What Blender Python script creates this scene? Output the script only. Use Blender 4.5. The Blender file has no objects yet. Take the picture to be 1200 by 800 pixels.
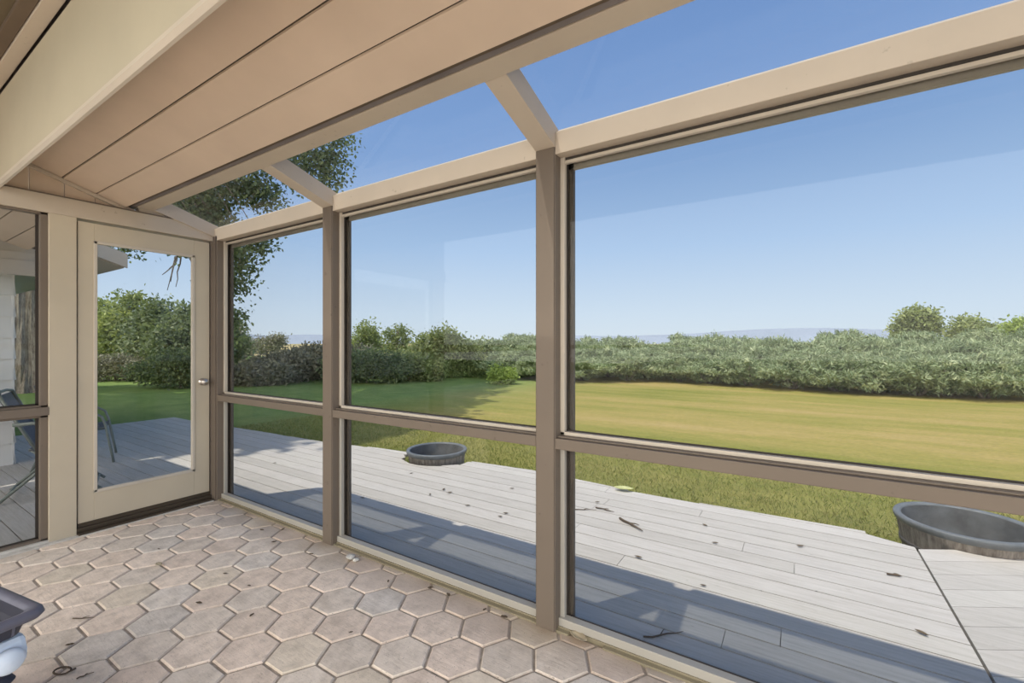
import bpy, bmesh, math, random
import numpy as np
from mathutils import Vector, Matrix

C = bpy.context.scene.collection
SC = bpy.context.scene
random.seed(7)
PI = math.pi

# ------------------------------------------------------------------ camera
YAW = math.radians(32.6)
FPX = 524.0
EYE = 1.30
cam_d = bpy.data.cameras.new('camera')
cam = bpy.data.objects.new('camera', cam_d)
C.objects.link(cam)
cam.location = (0, 0, EYE)
cam.rotation_euler = (PI / 2, 0, YAW)
cam_d.sensor_width = 36.0
cam_d.lens = FPX * 36.0 / 1200.0
cam_d.shift_y = 2.0 / 1200.0
cam_d.clip_start = 0.02
cam_d.clip_end = 9000
SC.camera = cam

# ------------------------------------------------------------------ exposure
SC.view_settings.view_transform = 'Standard'
SC.view_settings.look = 'None'
SC.view_settings.gamma = 1.0
SC.view_settings.use_curve_mapping = False
SC.view_settings.exposure = 0.34
SC.cycles.use_denoising = True
SC.cycles.max_bounces = 12
SC.cycles.diffuse_bounces = 6
SC.cycles.transparent_max_bounces = 24
SC.cycles.sample_clamp_indirect = 6.0
SC.cycles.caustics_reflective = False
SC.cycles.caustics_refractive = False

# ------------------------------------------------------------------ sun
SUN_A, SUN_B = 0.187, 0.29            # how far a shadow runs in x and y per metre of height
SUN_E = 4.1
sd = bpy.data.lights.new('sun', 'SUN')
sd.energy = SUN_E
sd.angle = math.radians(0.55)
sd.color = (1.0, 0.93, 0.82)
sun = bpy.data.objects.new('sun', sd)
C.objects.link(sun)
sun.rotation_euler = Vector((SUN_A, SUN_B, -1)).to_track_quat('-Z', 'Y').to_euler()
sun.location = (-4, -6, 20)

# ------------------------------------------------------------------ sky
W = bpy.data.worlds.new('sky')
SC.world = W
W.use_nodes = True
nt = W.node_tree
nt.nodes.clear()
n_out = nt.nodes.new('ShaderNodeOutputWorld')
n_bg = nt.nodes.new('ShaderNodeBackground')
n_tc = nt.nodes.new('ShaderNodeTexCoord')
n_sep = nt.nodes.new('ShaderNodeSeparateXYZ')
n_ramp = nt.nodes.new('ShaderNodeValToRGB')
nt.links.new(n_tc.outputs['Generated'], n_sep.inputs[0])
nt.links.new(n_sep.outputs['Z'], n_ramp.inputs[0])
SKY = [(0.0, (0.80, 0.90, 1.00)), (0.06, (0.72, 0.86, 1.02)), (0.20, (0.48, 0.68, 0.98)), (0.38, (0.28, 0.46, 0.80)),
       (0.62, (0.19, 0.34, 0.67)), (1.0, (0.16, 0.29, 0.62))]
cr = n_ramp.color_ramp
while len(cr.elements) > 1:
    cr.elements.remove(cr.elements[-1])
cr.elements[0].position = SKY[0][0]
cr.elements[0].color = (*SKY[0][1], 1)
for p, c in SKY[1:]:
    e = cr.elements.new(p)
    e.color = (*c, 1)
# the sky behind the camera is boosted, as added fill light for the room
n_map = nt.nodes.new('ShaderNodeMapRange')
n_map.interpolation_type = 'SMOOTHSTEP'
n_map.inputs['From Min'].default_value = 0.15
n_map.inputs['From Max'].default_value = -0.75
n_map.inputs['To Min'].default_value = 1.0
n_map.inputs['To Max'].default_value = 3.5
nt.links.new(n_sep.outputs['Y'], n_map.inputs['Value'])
n_w = nt.nodes.new('ShaderNodeMapRange')          # and warmed towards white, so the added fill is less blue
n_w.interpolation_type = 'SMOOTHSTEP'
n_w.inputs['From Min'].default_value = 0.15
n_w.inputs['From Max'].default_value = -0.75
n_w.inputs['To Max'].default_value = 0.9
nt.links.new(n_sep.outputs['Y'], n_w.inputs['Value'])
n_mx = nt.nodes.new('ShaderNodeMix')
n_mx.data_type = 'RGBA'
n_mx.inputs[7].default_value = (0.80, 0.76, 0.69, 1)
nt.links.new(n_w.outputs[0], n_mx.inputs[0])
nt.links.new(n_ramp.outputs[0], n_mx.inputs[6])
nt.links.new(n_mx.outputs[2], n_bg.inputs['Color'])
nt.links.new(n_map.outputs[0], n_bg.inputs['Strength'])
nt.links.new(n_bg.outputs[0], n_out.inputs[0])


# ================================================================== materials
def srgb(r, g, b):
    f = lambda c: (c / 255 / 12.92) if c / 255 <= 0.04045 else ((c / 255 + 0.055) / 1.055) ** 2.4
    return (f(r), f(g), f(b), 1.0)


class NT:
    """A small helper that wires one material."""
    def __init__(self, name):
        self.m = bpy.data.materials.new(name)
        self.m.use_nodes = True
        self.t = self.m.node_tree
        self.b = self.t.nodes['Principled BSDF']
        self.out = self.t.nodes['Material Output']

    def n(self, typ, **kw):
        x = self.t.nodes.new(typ)
        for k, v in kw.items():
            if k in x.inputs:
                x.inputs[k].default_value = v
            else:
                setattr(x, k, v)
        return x

    def l(self, a, b):
        self.t.links.new(a, b)

    def pos(self, scale=(1, 1, 1)):
        g = self.n('ShaderNodeNewGeometry')
        m = self.n('ShaderNodeMapping')
        m.inputs['Scale'].default_value = scale
        self.l(g.outputs['Position'], m.inputs['Vector'])
        return m.outputs[0]

    def obj(self, scale=(1, 1, 1)):
        g = self.n('ShaderNodeTexCoord')
        m = self.n('ShaderNodeMapping')
        m.inputs['Scale'].default_value = scale
        self.l(g.outputs['Object'], m.inputs['Vector'])
        return m.outputs[0]

    def noise(self, vec, scale, detail=3, rough=0.55):
        x = self.n('ShaderNodeTexNoise')
        x.inputs['Scale'].default_value = scale
        x.inputs['Detail'].default_value = detail
        x.inputs['Roughness'].default_value = rough
        self.l(vec, x.inputs['Vector'])
        return x.outputs['Fac']

    def ramp(self, fac, stops):
        x = self.n('ShaderNodeValToRGB')
        e = x.color_ramp
        while len(e.elements) > 1:
            e.elements.remove(e.elements[-1])
        e.elements[0].position, e.elements[0].color = stops[0]
        for p, c in stops[1:]:
            q = e.elements.new(p)
            q.color = c
        self.l(fac, x.inputs[0])
        return x.outputs[0]

    def mix(self, fac, a, b, mode='MIX'):
        x = self.n('ShaderNodeMix')
        x.data_type = 'RGBA'
        x.blend_type = mode
        for s, v in ((x.inputs[0], fac), (x.inputs[6], a), (x.inputs[7], b)):
            if isinstance(v, (int, float, tuple)):
                s.default_value = v
            else:
                self.l(v, s)
        return x.outputs[2]

    def bump(self, h, strength=0.2, dist=0.01):
        x = self.n('ShaderNodeBump')
        x.inputs['Strength'].default_value = strength
        x.inputs['Distance'].default_value = dist
        self.l(h, x.inputs['Height'])
        self.l(x.outputs[0], self.b.inputs['Normal'])

    def base(self, c):
        if isinstance(c, tuple):
            self.b.inputs['Base Color'].default_value = c
        else:
            self.l(c, self.b.inputs['Base Color'])

    def set(self, rough=0.6, spec=0.3, metal=0.0):
        self.b.inputs['Roughness'].default_value = rough
        self.b.inputs['Specular IOR Level'].default_value = spec
        self.b.inputs['Metallic'].default_value = metal
        return self


def painted(name, col, vary=0.07, rough=0.5, scuff=0.0):
    m = NT(name)
    p = m.pos()
    f = m.noise(p, 3.0, 4)
    a = tuple(c * (1 - vary) for c in col[:3]) + (1,)
    b = tuple(min(1, c * (1 + vary)) for c in col[:3]) + (1,)
    c = m.ramp(f, [(0.3, a), (0.7, b)])
    if scuff:
        s = m.noise(p, 26, 2)
        s2 = m.ramp(s, [(0.70, (0, 0, 0, 1)), (0.76, (1, 1, 1, 1))])
        c = m.mix(s2, c, tuple(x * (1 - scuff) for x in col[:3]) + (1,))
    m.base(c)
    m.bump(m.noise(m.pos((1, 1, 1)), 90, 3), 0.08, 0.002)
    m.set(rough, 0.25)
    return m.m


CREAM = painted('cream_paint', (0.50, 0.425, 0.335, 1), 0.05, 0.5, 0.25)
DOORC = painted('door_paint', (0.505, 0.435, 0.325, 1), 0.04, 0.42)
TAN = painted('tan_ceiling_paint', (0.585, 0.465, 0.355, 1), 0.05, 0.6)
GREENCREAM = painted('pale_fascia_paint', (0.455, 0.405, 0.295, 1), 0.04, 0.55)
BROWNCEIL = painted('brown_ceiling', (0.13, 0.10, 0.06, 1), 0.08, 0.7)
TRIMB = painted('taupe_paint', (0.165, 0.132, 0.102, 1), 0.05, 0.5, 0.2)
BEAD = painted('light_bead', (0.52, 0.46, 0.375, 1), 0.04, 0.4)
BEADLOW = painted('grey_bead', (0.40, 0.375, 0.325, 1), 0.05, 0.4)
SEAL = painted('dark_seal', (0.045, 0.038, 0.032, 1), 0.1, 0.7)
BRONZE = painted('dark_bronze', (0.06, 0.045, 0.03, 1), 0.1, 0.45)
SILL = painted('sill_metal', (0.26, 0.225, 0.15, 1), 0.12, 0.45, 0.35)
GAPB = painted('brown_gap', (0.13, 0.095, 0.065, 1), 0.1, 0.8)
SIDING = painted('white_siding', (0.74, 0.72, 0.68, 1), 0.03, 0.6)
WHITETRIM = painted('white_trim', (0.78, 0.76, 0.72, 1), 0.03, 0.5)
GREYROOF = painted('roof_shingle', (0.16, 0.14, 0.13, 1), 0.15, 0.9)
SOFFIT = painted('soffit_paint', (0.50, 0.44, 0.37, 1), 0.04, 0.6)


def glass(name, tint, refl=1.0):
    m = NT(name)
    m.t.nodes.remove(m.b)
    tr = m.n('ShaderNodeBsdfTransparent')
    tr.inputs['Color'].default_value = tint
    gl = m.n('ShaderNodeBsdfGlossy')
    gl.inputs['Roughness'].default_value = 0.0
    gl.inputs['Color'].default_value = (refl, refl, refl, 1)
    lw = m.n('ShaderNodeLayerWeight')                     # Schlick reflectance, the same on both faces of the pane
    pw = m.n('ShaderNodeMath', operation='POWER')
    pw.inputs[1].default_value = 5.0
    m.l(lw.outputs['Facing'], pw.inputs[0])
    ma = m.n('ShaderNodeMath', operation='MULTIPLY_ADD')
    ma.inputs[1].default_value = 0.90
    ma.inputs[2].default_value = 0.04
    m.l(pw.outputs[0], ma.inputs[0])
    mx = m.n('ShaderNodeMixShader')
    m.l(ma.outputs[0], mx.inputs[0])
    m.l(tr.outputs[0], mx.inputs[1])
    m.l(gl.outputs[0], mx.inputs[2])
    m.l(mx.outputs[0], m.out.inputs['Surface'])
    return m.m


GLASS = glass('window_glass', (0.815, 0.825, 0.825, 1), 0.28)
GLASS_LOW = glass('lower_glass', (0.815, 0.825, 0.835, 1), 0.28)
GLASS_ROOF = glass('roof_glass', (0.83, 0.84, 0.85, 1), 0.4)


def mat_floor():
    m = NT('hexagon_paver')
    at = m.n('ShaderNodeAttribute', attribute_name='Col')
    p = m.pos()
    f = m.noise(p, 14, 6, 0.65)
    g = m.ramp(f, [(0.32, (0.76, 0.745, 0.73, 1)), (0.50, (0.95, 0.945, 0.94, 1)), (0.66, (1.08, 1.08, 1.08, 1))])
    c = m.mix(1.0, at.outputs['Color'], g, 'MULTIPLY')
    sp = m.noise(p, 160, 2)
    s2 = m.ramp(sp, [(0.66, (0, 0, 0, 1)), (0.72, (1, 1, 1, 1))])
    c = m.mix(s2, c, (0.20, 0.165, 0.13, 1))
    # worn brown dirt along the window sill, where leaves and soil gather
    g2 = m.n('ShaderNodeNewGeometry')
    sx = m.n('ShaderNodeSeparateXYZ')
    m.l(g2.outputs['Position'], sx.inputs[0])
    mr = m.n('ShaderNodeMapRange')
    mr.inputs['From Min'].default_value = 1.55
    mr.inputs['From Max'].default_value = 1.80
    m.l(sx.outputs['Y'], mr.inputs['Value'])
    d = m.noise(p, 7, 4)
    dm = m.n('ShaderNodeMath', operation='MULTIPLY')
    m.l(mr.outputs[0], dm.inputs[0])
    m.l(d, dm.inputs[1])
    c = m.mix(dm.outputs[0], c, (0.22, 0.15, 0.09, 1))
    m.base(c)
    sw = m.noise(m.pos((5, 22, 5)), 3.0, 5, 0.6)
    m.bump(sw, 0.35, 0.006)
    m.set(0.62, 0.3)
    return m.m


def mat_grout():
    m = NT('grout')
    p = m.pos()
    m.base(m.ramp(m.noise(p, 30, 4), [(0.3, (0.27, 0.225, 0.18, 1)), (0.7, (0.44, 0.375, 0.31, 1))]))
    m.set(0.9, 0.1)
    return m.m


def mat_deck():
    m = NT('painted_deck_boards')
    at = m.n('ShaderNodeAttribute', attribute_name='Col')
    p = m.pos((0.8, 14, 9))
    g = m.ramp(m.noise(p, 5, 6, 0.7), [(0.3, (0.80, 0.79, 0.775, 1)), (0.5, (0.97, 0.97, 0.965, 1)), (0.7, (1.08, 1.08, 1.08, 1))])
    c = m.mix(1.0, at.outputs['Color'], g, 'MULTIPLY')
    w = m.ramp(m.noise(m.pos((2.2, 8, 8)), 4, 5, 0.7), [(0.66, (0, 0, 0, 1)), (0.74, (1, 1, 1, 1))])
    c = m.mix(m.mix(0.6, (0, 0, 0, 1), w), c, (0.38, 0.335, 0.29, 1))
    k = m.ramp(m.noise(m.pos((5, 26, 5)), 4, 2), [(0.73, (0, 0, 0, 1)), (0.76, (1, 1, 1, 1))])
    c = m.mix(k, c, (0.13, 0.11, 0.10, 1))
    m.base(c)
    m.bump(m.noise(m.pos((2, 40, 40)), 6, 4), 0.2, 0.003)
    m.set(0.62, 0.25)
    return m.m


def mat_lawn():
    m = NT('mown_lawn')
    p = m.pos()
    big = m.noise(m.pos((0.16, 0.75, 1)), 1.0, 6, 0.7)
    c = m.ramp(big, [(0.30, (0.20, 0.215, 0.05, 1)), (0.43, (0.29, 0.265, 0.075, 1)), (0.55, (0.365, 0.295, 0.105, 1)), (0.70, (0.44, 0.33, 0.15, 1))])
    # greener towards the deck and towards the trees, where it is watered
    g = m.n('ShaderNodeNewGeometry')
    s = m.n('ShaderNodeSeparateXYZ')
    m.l(g.outputs['Position'], s.inputs[0])
    my = m.n('ShaderNodeMapRange')
    my.inputs['From Min'].default_value = 8.5
    my.inputs['From Max'].default_value = 4.6
    m.l(s.outputs['Y'], my.inputs['Value'])
    mx = m.n('ShaderNodeMapRange')
    mx.inputs['From Min'].default_value = -5.5
    mx.inputs['From Max'].default_value = -10.0
    m.l(s.outputs['X'], mx.inputs['Value'])
    lush = m.ramp(m.noise(p, 2.0, 4), [(0.3, (0.13, 0.235, 0.075, 1)), (0.7, (0.22, 0.33, 0.11, 1))])
    mm = m.n('ShaderNodeMath', operation='MAXIMUM')
    m.l(my.outputs[0], mm.inputs[0])
    m.l(mx.outputs[0], mm.inputs[1])
    ms = m.n('ShaderNodeMath', operation='MULTIPLY')
    ms.inputs[1].default_value = 0.85
    m.l(mm.outputs[0], ms.inputs[0])
    gr = m.ramp(m.noise(p, 2.5, 4), [(0.3, (0.155, 0.19, 0.05, 1)), (0.7, (0.265, 0.265, 0.085, 1))])
    c = m.mix(ms.outputs[0], c, m.mix(mx.outputs[0], gr, lush))
    fine = m.ramp(m.noise(m.pos((9, 22, 9)), 2.4, 5, 0.75), [(0.28, (0.58, 0.62, 0.55, 1)), (0.68, (1.22, 1.18, 1.12, 1))])
    c = m.mix(1.0, c, fine, 'MULTIPLY')
    m.base(c)
    m.bump(m.noise(m.pos((20, 30, 20)), 3, 4), 0.6, 0.03)
    m.set(0.95, 0.05)
    return m.m


def mat_field():
    m = NT('dry_field')
    c = m.ramp(m.noise(m.pos((0.012, 0.03, 1)), 1.0, 4), [(0.35, (0.22, 0.22, 0.10, 1)), (0.5, (0.40, 0.33, 0.18, 1)), (0.7, (0.55, 0.44, 0.27, 1))])
    m.base(c)
    m.set(1.0, 0.0)
    return m.m


def leafmat(name, stops, translucent=0.3, rough=0.55):
    m = NT(name)
    at = m.n('ShaderNodeAttribute', attribute_name='Col')
    c = m.ramp(at.outputs['Fac'], stops)
    m.base(c)
    m.set(rough, 0.25)
    tl = m.n('ShaderNodeBsdfTranslucent')
    tint = m.mix(1.0, c, (1.25, 1.25, 0.7, 1), 'MULTIPLY')
    m.l(tint, tl.inputs['Color'])
    mx = m.n('ShaderNodeMixShader')
    mx.inputs[0].default_value = translucent
    m.l(m.b.outputs[0], mx.inputs[1])
    m.l(tl.outputs[0], mx.inputs[2])
    m.l(mx.outputs[0], m.out.inputs['Surface'])
    return m.m


LEAF_BIG = leafmat('broad_leaf', [(0, (0.09, 0.12, 0.085, 1)), (0.6, (0.19, 0.24, 0.135, 1)), (1, (0.38, 0.43, 0.19, 1))], 0.45)
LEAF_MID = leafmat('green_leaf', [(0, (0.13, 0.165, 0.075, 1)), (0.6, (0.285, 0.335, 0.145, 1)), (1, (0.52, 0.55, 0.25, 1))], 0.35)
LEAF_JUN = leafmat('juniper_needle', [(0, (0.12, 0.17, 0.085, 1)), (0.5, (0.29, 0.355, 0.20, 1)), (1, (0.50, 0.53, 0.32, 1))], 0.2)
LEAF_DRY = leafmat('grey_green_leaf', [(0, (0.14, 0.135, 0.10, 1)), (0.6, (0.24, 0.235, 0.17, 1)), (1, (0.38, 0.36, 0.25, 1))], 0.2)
LEAF_SHADE = leafmat('grey_shade_leaf', [(0, (0.10, 0.13, 0.08, 1)), (0.6, (0.21, 0.26, 0.155, 1)), (1, (0.38, 0.42, 0.25, 1))], 0.3)  # greyed copy: the part shade on these trees is in the leaf colour
LEAF_BRIGHT = leafmat('bright_leaf', [(0, (0.18, 0.25, 0.06, 1)), (0.6, (0.34, 0.43, 0.12, 1)), (1, (0.5, 0.57, 0.2, 1))], 0.35)
GRASSM = leafmat('grass_blade', [(0, (0.15, 0.185, 0.05, 1)), (0.6, (0.25, 0.265, 0.085, 1)), (1, (0.42, 0.37, 0.16, 1))], 0.3)


def mat_bark():
    m = NT('tree_bark')
    f = m.noise(m.obj((5, 5, 1.1)), 3, 6, 0.7)
    m.base(m.ramp(f, [(0.34, (0.13, 0.10, 0.08, 1)), (0.5, (0.27, 0.225, 0.185, 1)), (0.68, (0.40, 0.345, 0.29, 1))]))
    m.bump(f, 0.9, 0.05)
    m.set(0.9, 0.1)
    return m.m


BARK = mat_bark()


def flat(name, col, rough=0.6, spec=0.3, metal=0.0, vary=0.12, scale=20):
    m = NT(name)
    f = m.noise(m.obj(), scale, 4)
    m.base(m.ramp(f, [(0.3, tuple(c * (1 - vary) for c in col[:3]) + (1,)), (0.7, tuple(min(1, c * (1 + vary)) for c in col[:3]) + (1,))]))
    m.set(rough, spec, metal)
    return m.m


def mat_stave():
    m = NT('weathered_staves')
    f = m.noise(m.obj((9, 9, 1.2)), 4, 6, 0.7)
    m.base(m.ramp(f, [(0.3, (0.12, 0.10, 0.085, 1)), (0.55, (0.27, 0.235, 0.20, 1)), (0.75, (0.38, 0.34, 0.30, 1))]))
    m.bump(f, 0.5, 0.01)
    m.set(0.85, 0.15)
    return m.m


STAVE = mat_stave()
TUBRIM = flat('grey_rubber_rim', (0.125, 0.138, 0.146, 1), 0.55, 0.35, 0, 0.15, 14)
TUBIN = flat('grey_liner', (0.105, 0.113, 0.118, 1), 0.7, 0.2, 0, 0.3, 9)
HOOP = flat('iron_hoop', (0.10, 0.09, 0.085, 1), 0.6, 0.4, 0.3)
CHAIRM = flat('grey_green_metal', (0.20, 0.225, 0.20, 1), 0.45, 0.4, 0.1)
SLING = flat('grey_sling', (0.13, 0.135, 0.15, 1), 0.8, 0.2, 0, 0.2, 60)
KNOBM = flat('brushed_nickel', (0.56, 0.51, 0.45, 1), 0.3, 0.5, 0.9)
NAVY = flat('dark_navy_plastic', (0.035, 0.035, 0.05, 1), 0.4, 0.5)
NAVYRIM = flat('worn_navy_plastic', (0.11, 0.11, 0.145, 1), 0.4, 0.5)
PALEBLUE = flat('pale_blue_plastic', (0.62, 0.70, 0.80, 1), 0.35, 0.5, 0, 0.05)
BLACKR = flat('black_rubber', (0.03, 0.03, 0.045, 1), 0.6, 0.4)
TWIGM = flat('dry_twig', (0.13, 0.10, 0.075, 1), 0.9, 0.1, 0, 0.3)
DRYLEAFM = flat('dry_brown_leaf', (0.15, 0.11, 0.07, 1), 0.8, 0.2, 0, 0.4)
PALELEAFM = flat('pale_dry_leaf', (0.50, 0.42, 0.29, 1), 0.8, 0.2, 0, 0.25)
YELLEAFM = flat('yellow_green_leaf', (0.55, 0.56, 0.26, 1), 0.6, 0.2, 0, 0.25)
HILLM = flat('hazy_hill', (0.27, 0.31, 0.37, 1), 1.0, 0.0, 0, 0.1, 0.004)  # the haze of distance is mixed into this base colour
FLOORM, GROUTM, DECKM, LAWNM, FIELDM = mat_floor(), mat_grout(), mat_deck(), mat_lawn(), mat_field()
CONC = flat('pale_concrete', (0.55, 0.52, 0.47, 1), 0.9, 0.1)
STONE = flat('pale_stone', (0.52, 0.50, 0.45, 1), 0.8, 0.2, 0, 0.3)


# ================================================================== mesh helpers
class MB:
    def __init__(self):
        self.v, self.f, self.c, self.mi = [], [], [], []
        self.col = None
        self.m = 0

    def add(self, vs, fs, col=None):
        o = len(self.v)
        self.v += [tuple(p) for p in vs]
        self.f += [tuple(o + i for i in f) for f in fs]
        self.c += [col or (1, 1, 1, 1)] * len(vs)
        self.mi += [self.m] * len(fs)
        return self

    def box(self, x0, x1, y0, y1, z0, z1, col=None):
        vs = [(x0, y0, z0), (x1, y0, z0), (x1, y1, z0), (x0, y1, z0), (x0, y0, z1), (x1, y0, z1), (x1, y1, z1), (x0, y1, z1)]
        fs = [(0, 3, 2, 1), (4, 5, 6, 7), (0, 1, 5, 4), (1, 2, 6, 5), (2, 3, 7, 6), (3, 0, 4, 7)]
        return self.add(vs, fs, col)

    def prism(self, pts, axis, a, b, col=None):
        """Extrude a polygon. axis 'x': pts are (y,z); 'y': (x,z); 'z': (x,y)."""
        def P(p, t):
            return (t, p[0], p[1]) if axis == 'x' else (p[0], t, p[1]) if axis == 'y' else (p[0], p[1], t)
        n = len(pts)
        vs = [P(p, a) for p in pts] + [P(p, b) for p in pts]
        fs = [tuple(range(n)), tuple(range(2 * n - 1, n - 1, -1))]
        fs += [(i, i + n, (i + 1) % n + n, (i + 1) % n) for i in range(n)]
        return self.add(vs, fs, col)

    def tube(self, pts, r, seg=8, col=None):
        pts = [Vector(p) for p in pts]
        rs = r if isinstance(r, (list, tuple)) else [r] * len(pts)
        vs, fs = [], []
        ref = None
        for i, p in enumerate(pts):
            t = (pts[min(i + 1, len(pts) - 1)] - pts[max(i - 1, 0)]).normalized()
            if ref is None:
                ref = t.orthogonal().normalized()
            ref = (ref - t * ref.dot(t))
            ref = ref.normalized() if ref.length > 1e-6 else t.orthogonal().normalized()
            bi = t.cross(ref)
            for k in range(seg):
                a = 2 * PI * k / seg
                vs.append(p + (ref * math.cos(a) + bi * math.sin(a)) * rs[i])
        for i in range(len(pts) - 1):
            for k in range(seg):
                k2 = (k + 1) % seg
                fs.append((i * seg + k, i * seg + k2, (i + 1) * seg + k2, (i + 1) * seg + k))
        fs.append(tuple(range(seg - 1, -1, -1)))
        fs.append(tuple((len(pts) - 1) * seg + k for k in range(seg)))
        return self.add(vs, fs, col)

    def lathe(self, prof, seg=32, centre=(0, 0, 0), wob=None, cap=False):
        vs, fs = [], []
        for i, (r, z) in enumerate(prof):
            for k in range(seg):
                a = 2 * PI * k / seg
                rr = r * (wob(k, i) if wob else 1)
                vs.append((centre[0] + rr * math.cos(a), centre[1] + rr * math.sin(a), centre[2] + z))
        for i in range(len(prof) - 1):
            for k in range(seg):
                k2 = (k + 1) % seg
                fs.append((i * seg + k, i * seg + k2, (i + 1) * seg + k2, (i + 1) * seg + k))
        if cap:
            fs.append(tuple(range(seg - 1, -1, -1)))
            fs.append(tuple((len(prof) - 1) * seg + k for k in range(seg)))
        return self.add(vs, fs)

    def build(self, name, mats, parent=None, smooth=False, bevel=0.0, loc=None):
        me = bpy.data.meshes.new(name)
        me.from_pydata(self.v, [], self.f)
        ca = me.color_attributes.new('Col', 'FLOAT_COLOR', 'POINT')
        ca.data.foreach_set('color', np.array(self.c, dtype=np.float32).ravel())
        for m in (mats if isinstance(mats, (list, tuple)) else [mats]):
            me.materials.append(m)
        me.polygons.foreach_set('material_index', self.mi)
        bm = bmesh.new()
        bm.from_mesh(me)
        bmesh.ops.recalc_face_normals(bm, faces=bm.faces)
        bm.to_mesh(me)
        bm.free()
        if smooth:
            me.polygons.foreach_set('use_smooth', [True] * len(me.polygons))
        me.update()
        o = bpy.data.objects.new(name, me)
        C.objects.link(o)
        if parent:
            o.parent = parent
        if loc:
            o.location = loc
        if bevel:
            b = o.modifiers.new('bevel', 'BEVEL')
            b.width = bevel
            b.segments = 2
            b.limit_method = 'ANGLE'
            b.harden_normals = False
        return o


def tag(o, label=None, cat=None, group=None, kind=None):
    if label:
        o['label'] = label
    if cat:
        o['category'] = cat
    if group:
        o['group'] = group
    if kind:
        o['kind'] = kind
    return o


def empty(name, loc, rz=0.0, label=None, cat=None, group=None, kind=None):
    o = bpy.data.objects.new(name, None)
    C.objects.link(o)
    o.location = loc
    o.rotation_euler = (0, 0, rz)
    o.empty_display_size = 0.1
    return tag(o, label, cat, group, kind)


def copy_tree(o, parent=None):
    c = o.copy()
    C.objects.link(c)
    if parent:
        c.parent = parent
    for ch in list(o.children):
        copy_tree(ch, c)
    return c


def struct(o, label=None, cat=None):
    return tag(o, label, cat, None, 'structure')


# ================================================================== the room
EX = -4.10           # inner face of the end wall
WY = 1.80            # inner face of the window wall
XR = 2.70            # how far the room is built to the right
YB = -2.20           # and behind
RY = 0.335           # fall of the roof per metre


def ceil_z(y):
    return 2.283 - RY * (y - 1.23)


def glass_z(y):
    return 2.283 - 0.31 * (y - 1.80)


# ---- floor of hexagon pavers
def clip(poly, fn):
    out = []
    for i, p in enumerate(poly):
        q = poly[(i + 1) % len(poly)]
        a, b = fn(p), fn(q)
        if a >= 0:
            out.append(p)
        if (a >= 0) != (b >= 0):
            t = a / (a - b)
            out.append((p[0] + (q[0] - p[0]) * t, p[1] + (q[1] - p[1]) * t))
    return out


def build_floor():
    rnd = random.Random(3)
    b = MB()
    R, colw, roww = 0.1268, 0.1903, 0.2225
    cx0, cy0 = -1.392, 1.546
    pal = [(0.79, 0.655, 0.535), (0.77, 0.635, 0.52), (0.755, 0.655, 0.55), (0.72, 0.645, 0.56), (0.77, 0.66, 0.525), (0.81, 0.68, 0.56), (0.73, 0.63, 0.525)]
    for i in range(-16, 24):
        for j in range(-18, 4):
            cx = cx0 + i * colw
            cy = cy0 + j * roww + (roww / 2 if i % 2 else 0)
            if cx > XR + 0.1 or cy < YB - 0.1:
                continue
            c = rnd.choice(pal)
            k = rnd.uniform(0.93, 1.07)
            c = tuple(x * k for x in c) + (1,)
            dz = rnd.uniform(-0.0012, 0.0012)
            hexo = [(cx + (R - 0.0045) * math.cos(PI / 3 * q), cy + (R - 0.0045) * math.sin(PI / 3 * q) * 1.014) for q in range(6)]
            for fn in (lambda p: 1.815 - p[1], lambda p: p[0] - (EX + 0.045)):
                hexo = clip(hexo, fn) if len(hexo) > 2 else hexo
            if len(hexo) < 3:
                continue
            ax = sum(p[0] for p in hexo) / len(hexo)
            ay = sum(p[1] for p in hexo) / len(hexo)
            n = len(hexo)

            def shrink(d):
                o = []
                for p in hexo:
                    L = math.hypot(p[0] - ax, p[1] - ay)
                    s = max(0.0, 1 - d / max(L, 1e-6))
                    o.append((ax + (p[0] - ax) * s, ay + (p[1] - ay) * s))
                return o
            mid, top = shrink(0.0015), shrink(0.0075)
            vs = [(x, y, -0.014) for x, y in hexo] + [(x, y, -0.005 + dz) for x, y in mid] + [(x, y, dz) for x, y in top]
            fs = [tuple(range(2 * n, 3 * n))]
            for a in range(n):
                a2 = (a + 1) % n
                fs += [(a, a2, n + a2, n + a), (n + a, n + a2, 2 * n + a2, 2 * n + a)]
            b.m = 0
            b.add(vs, fs, c)
    b.m = 1
    b.box(EX - 0.12, XR + 0.2, YB - 0.2, 1.90, -0.16, -0.007)
    o = b.build('floor', [FLOORM, GROUTM])
    struct(o, 'floor of pinkish tan hexagon pavers with dark grout joints', 'floor')


build_floor()


# ---- ceiling boards, house ceiling, roof
def slope_board(b, y0, y1, th, x0, x1, off=0.0):
    b.prism([(y0, ceil_z(y0) + off), (y1, ceil_z(y1) + off), (y1, ceil_z(y1) + off + th), (y0, ceil_z(y0) + off + th)], 'x', x0, x1)


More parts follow.
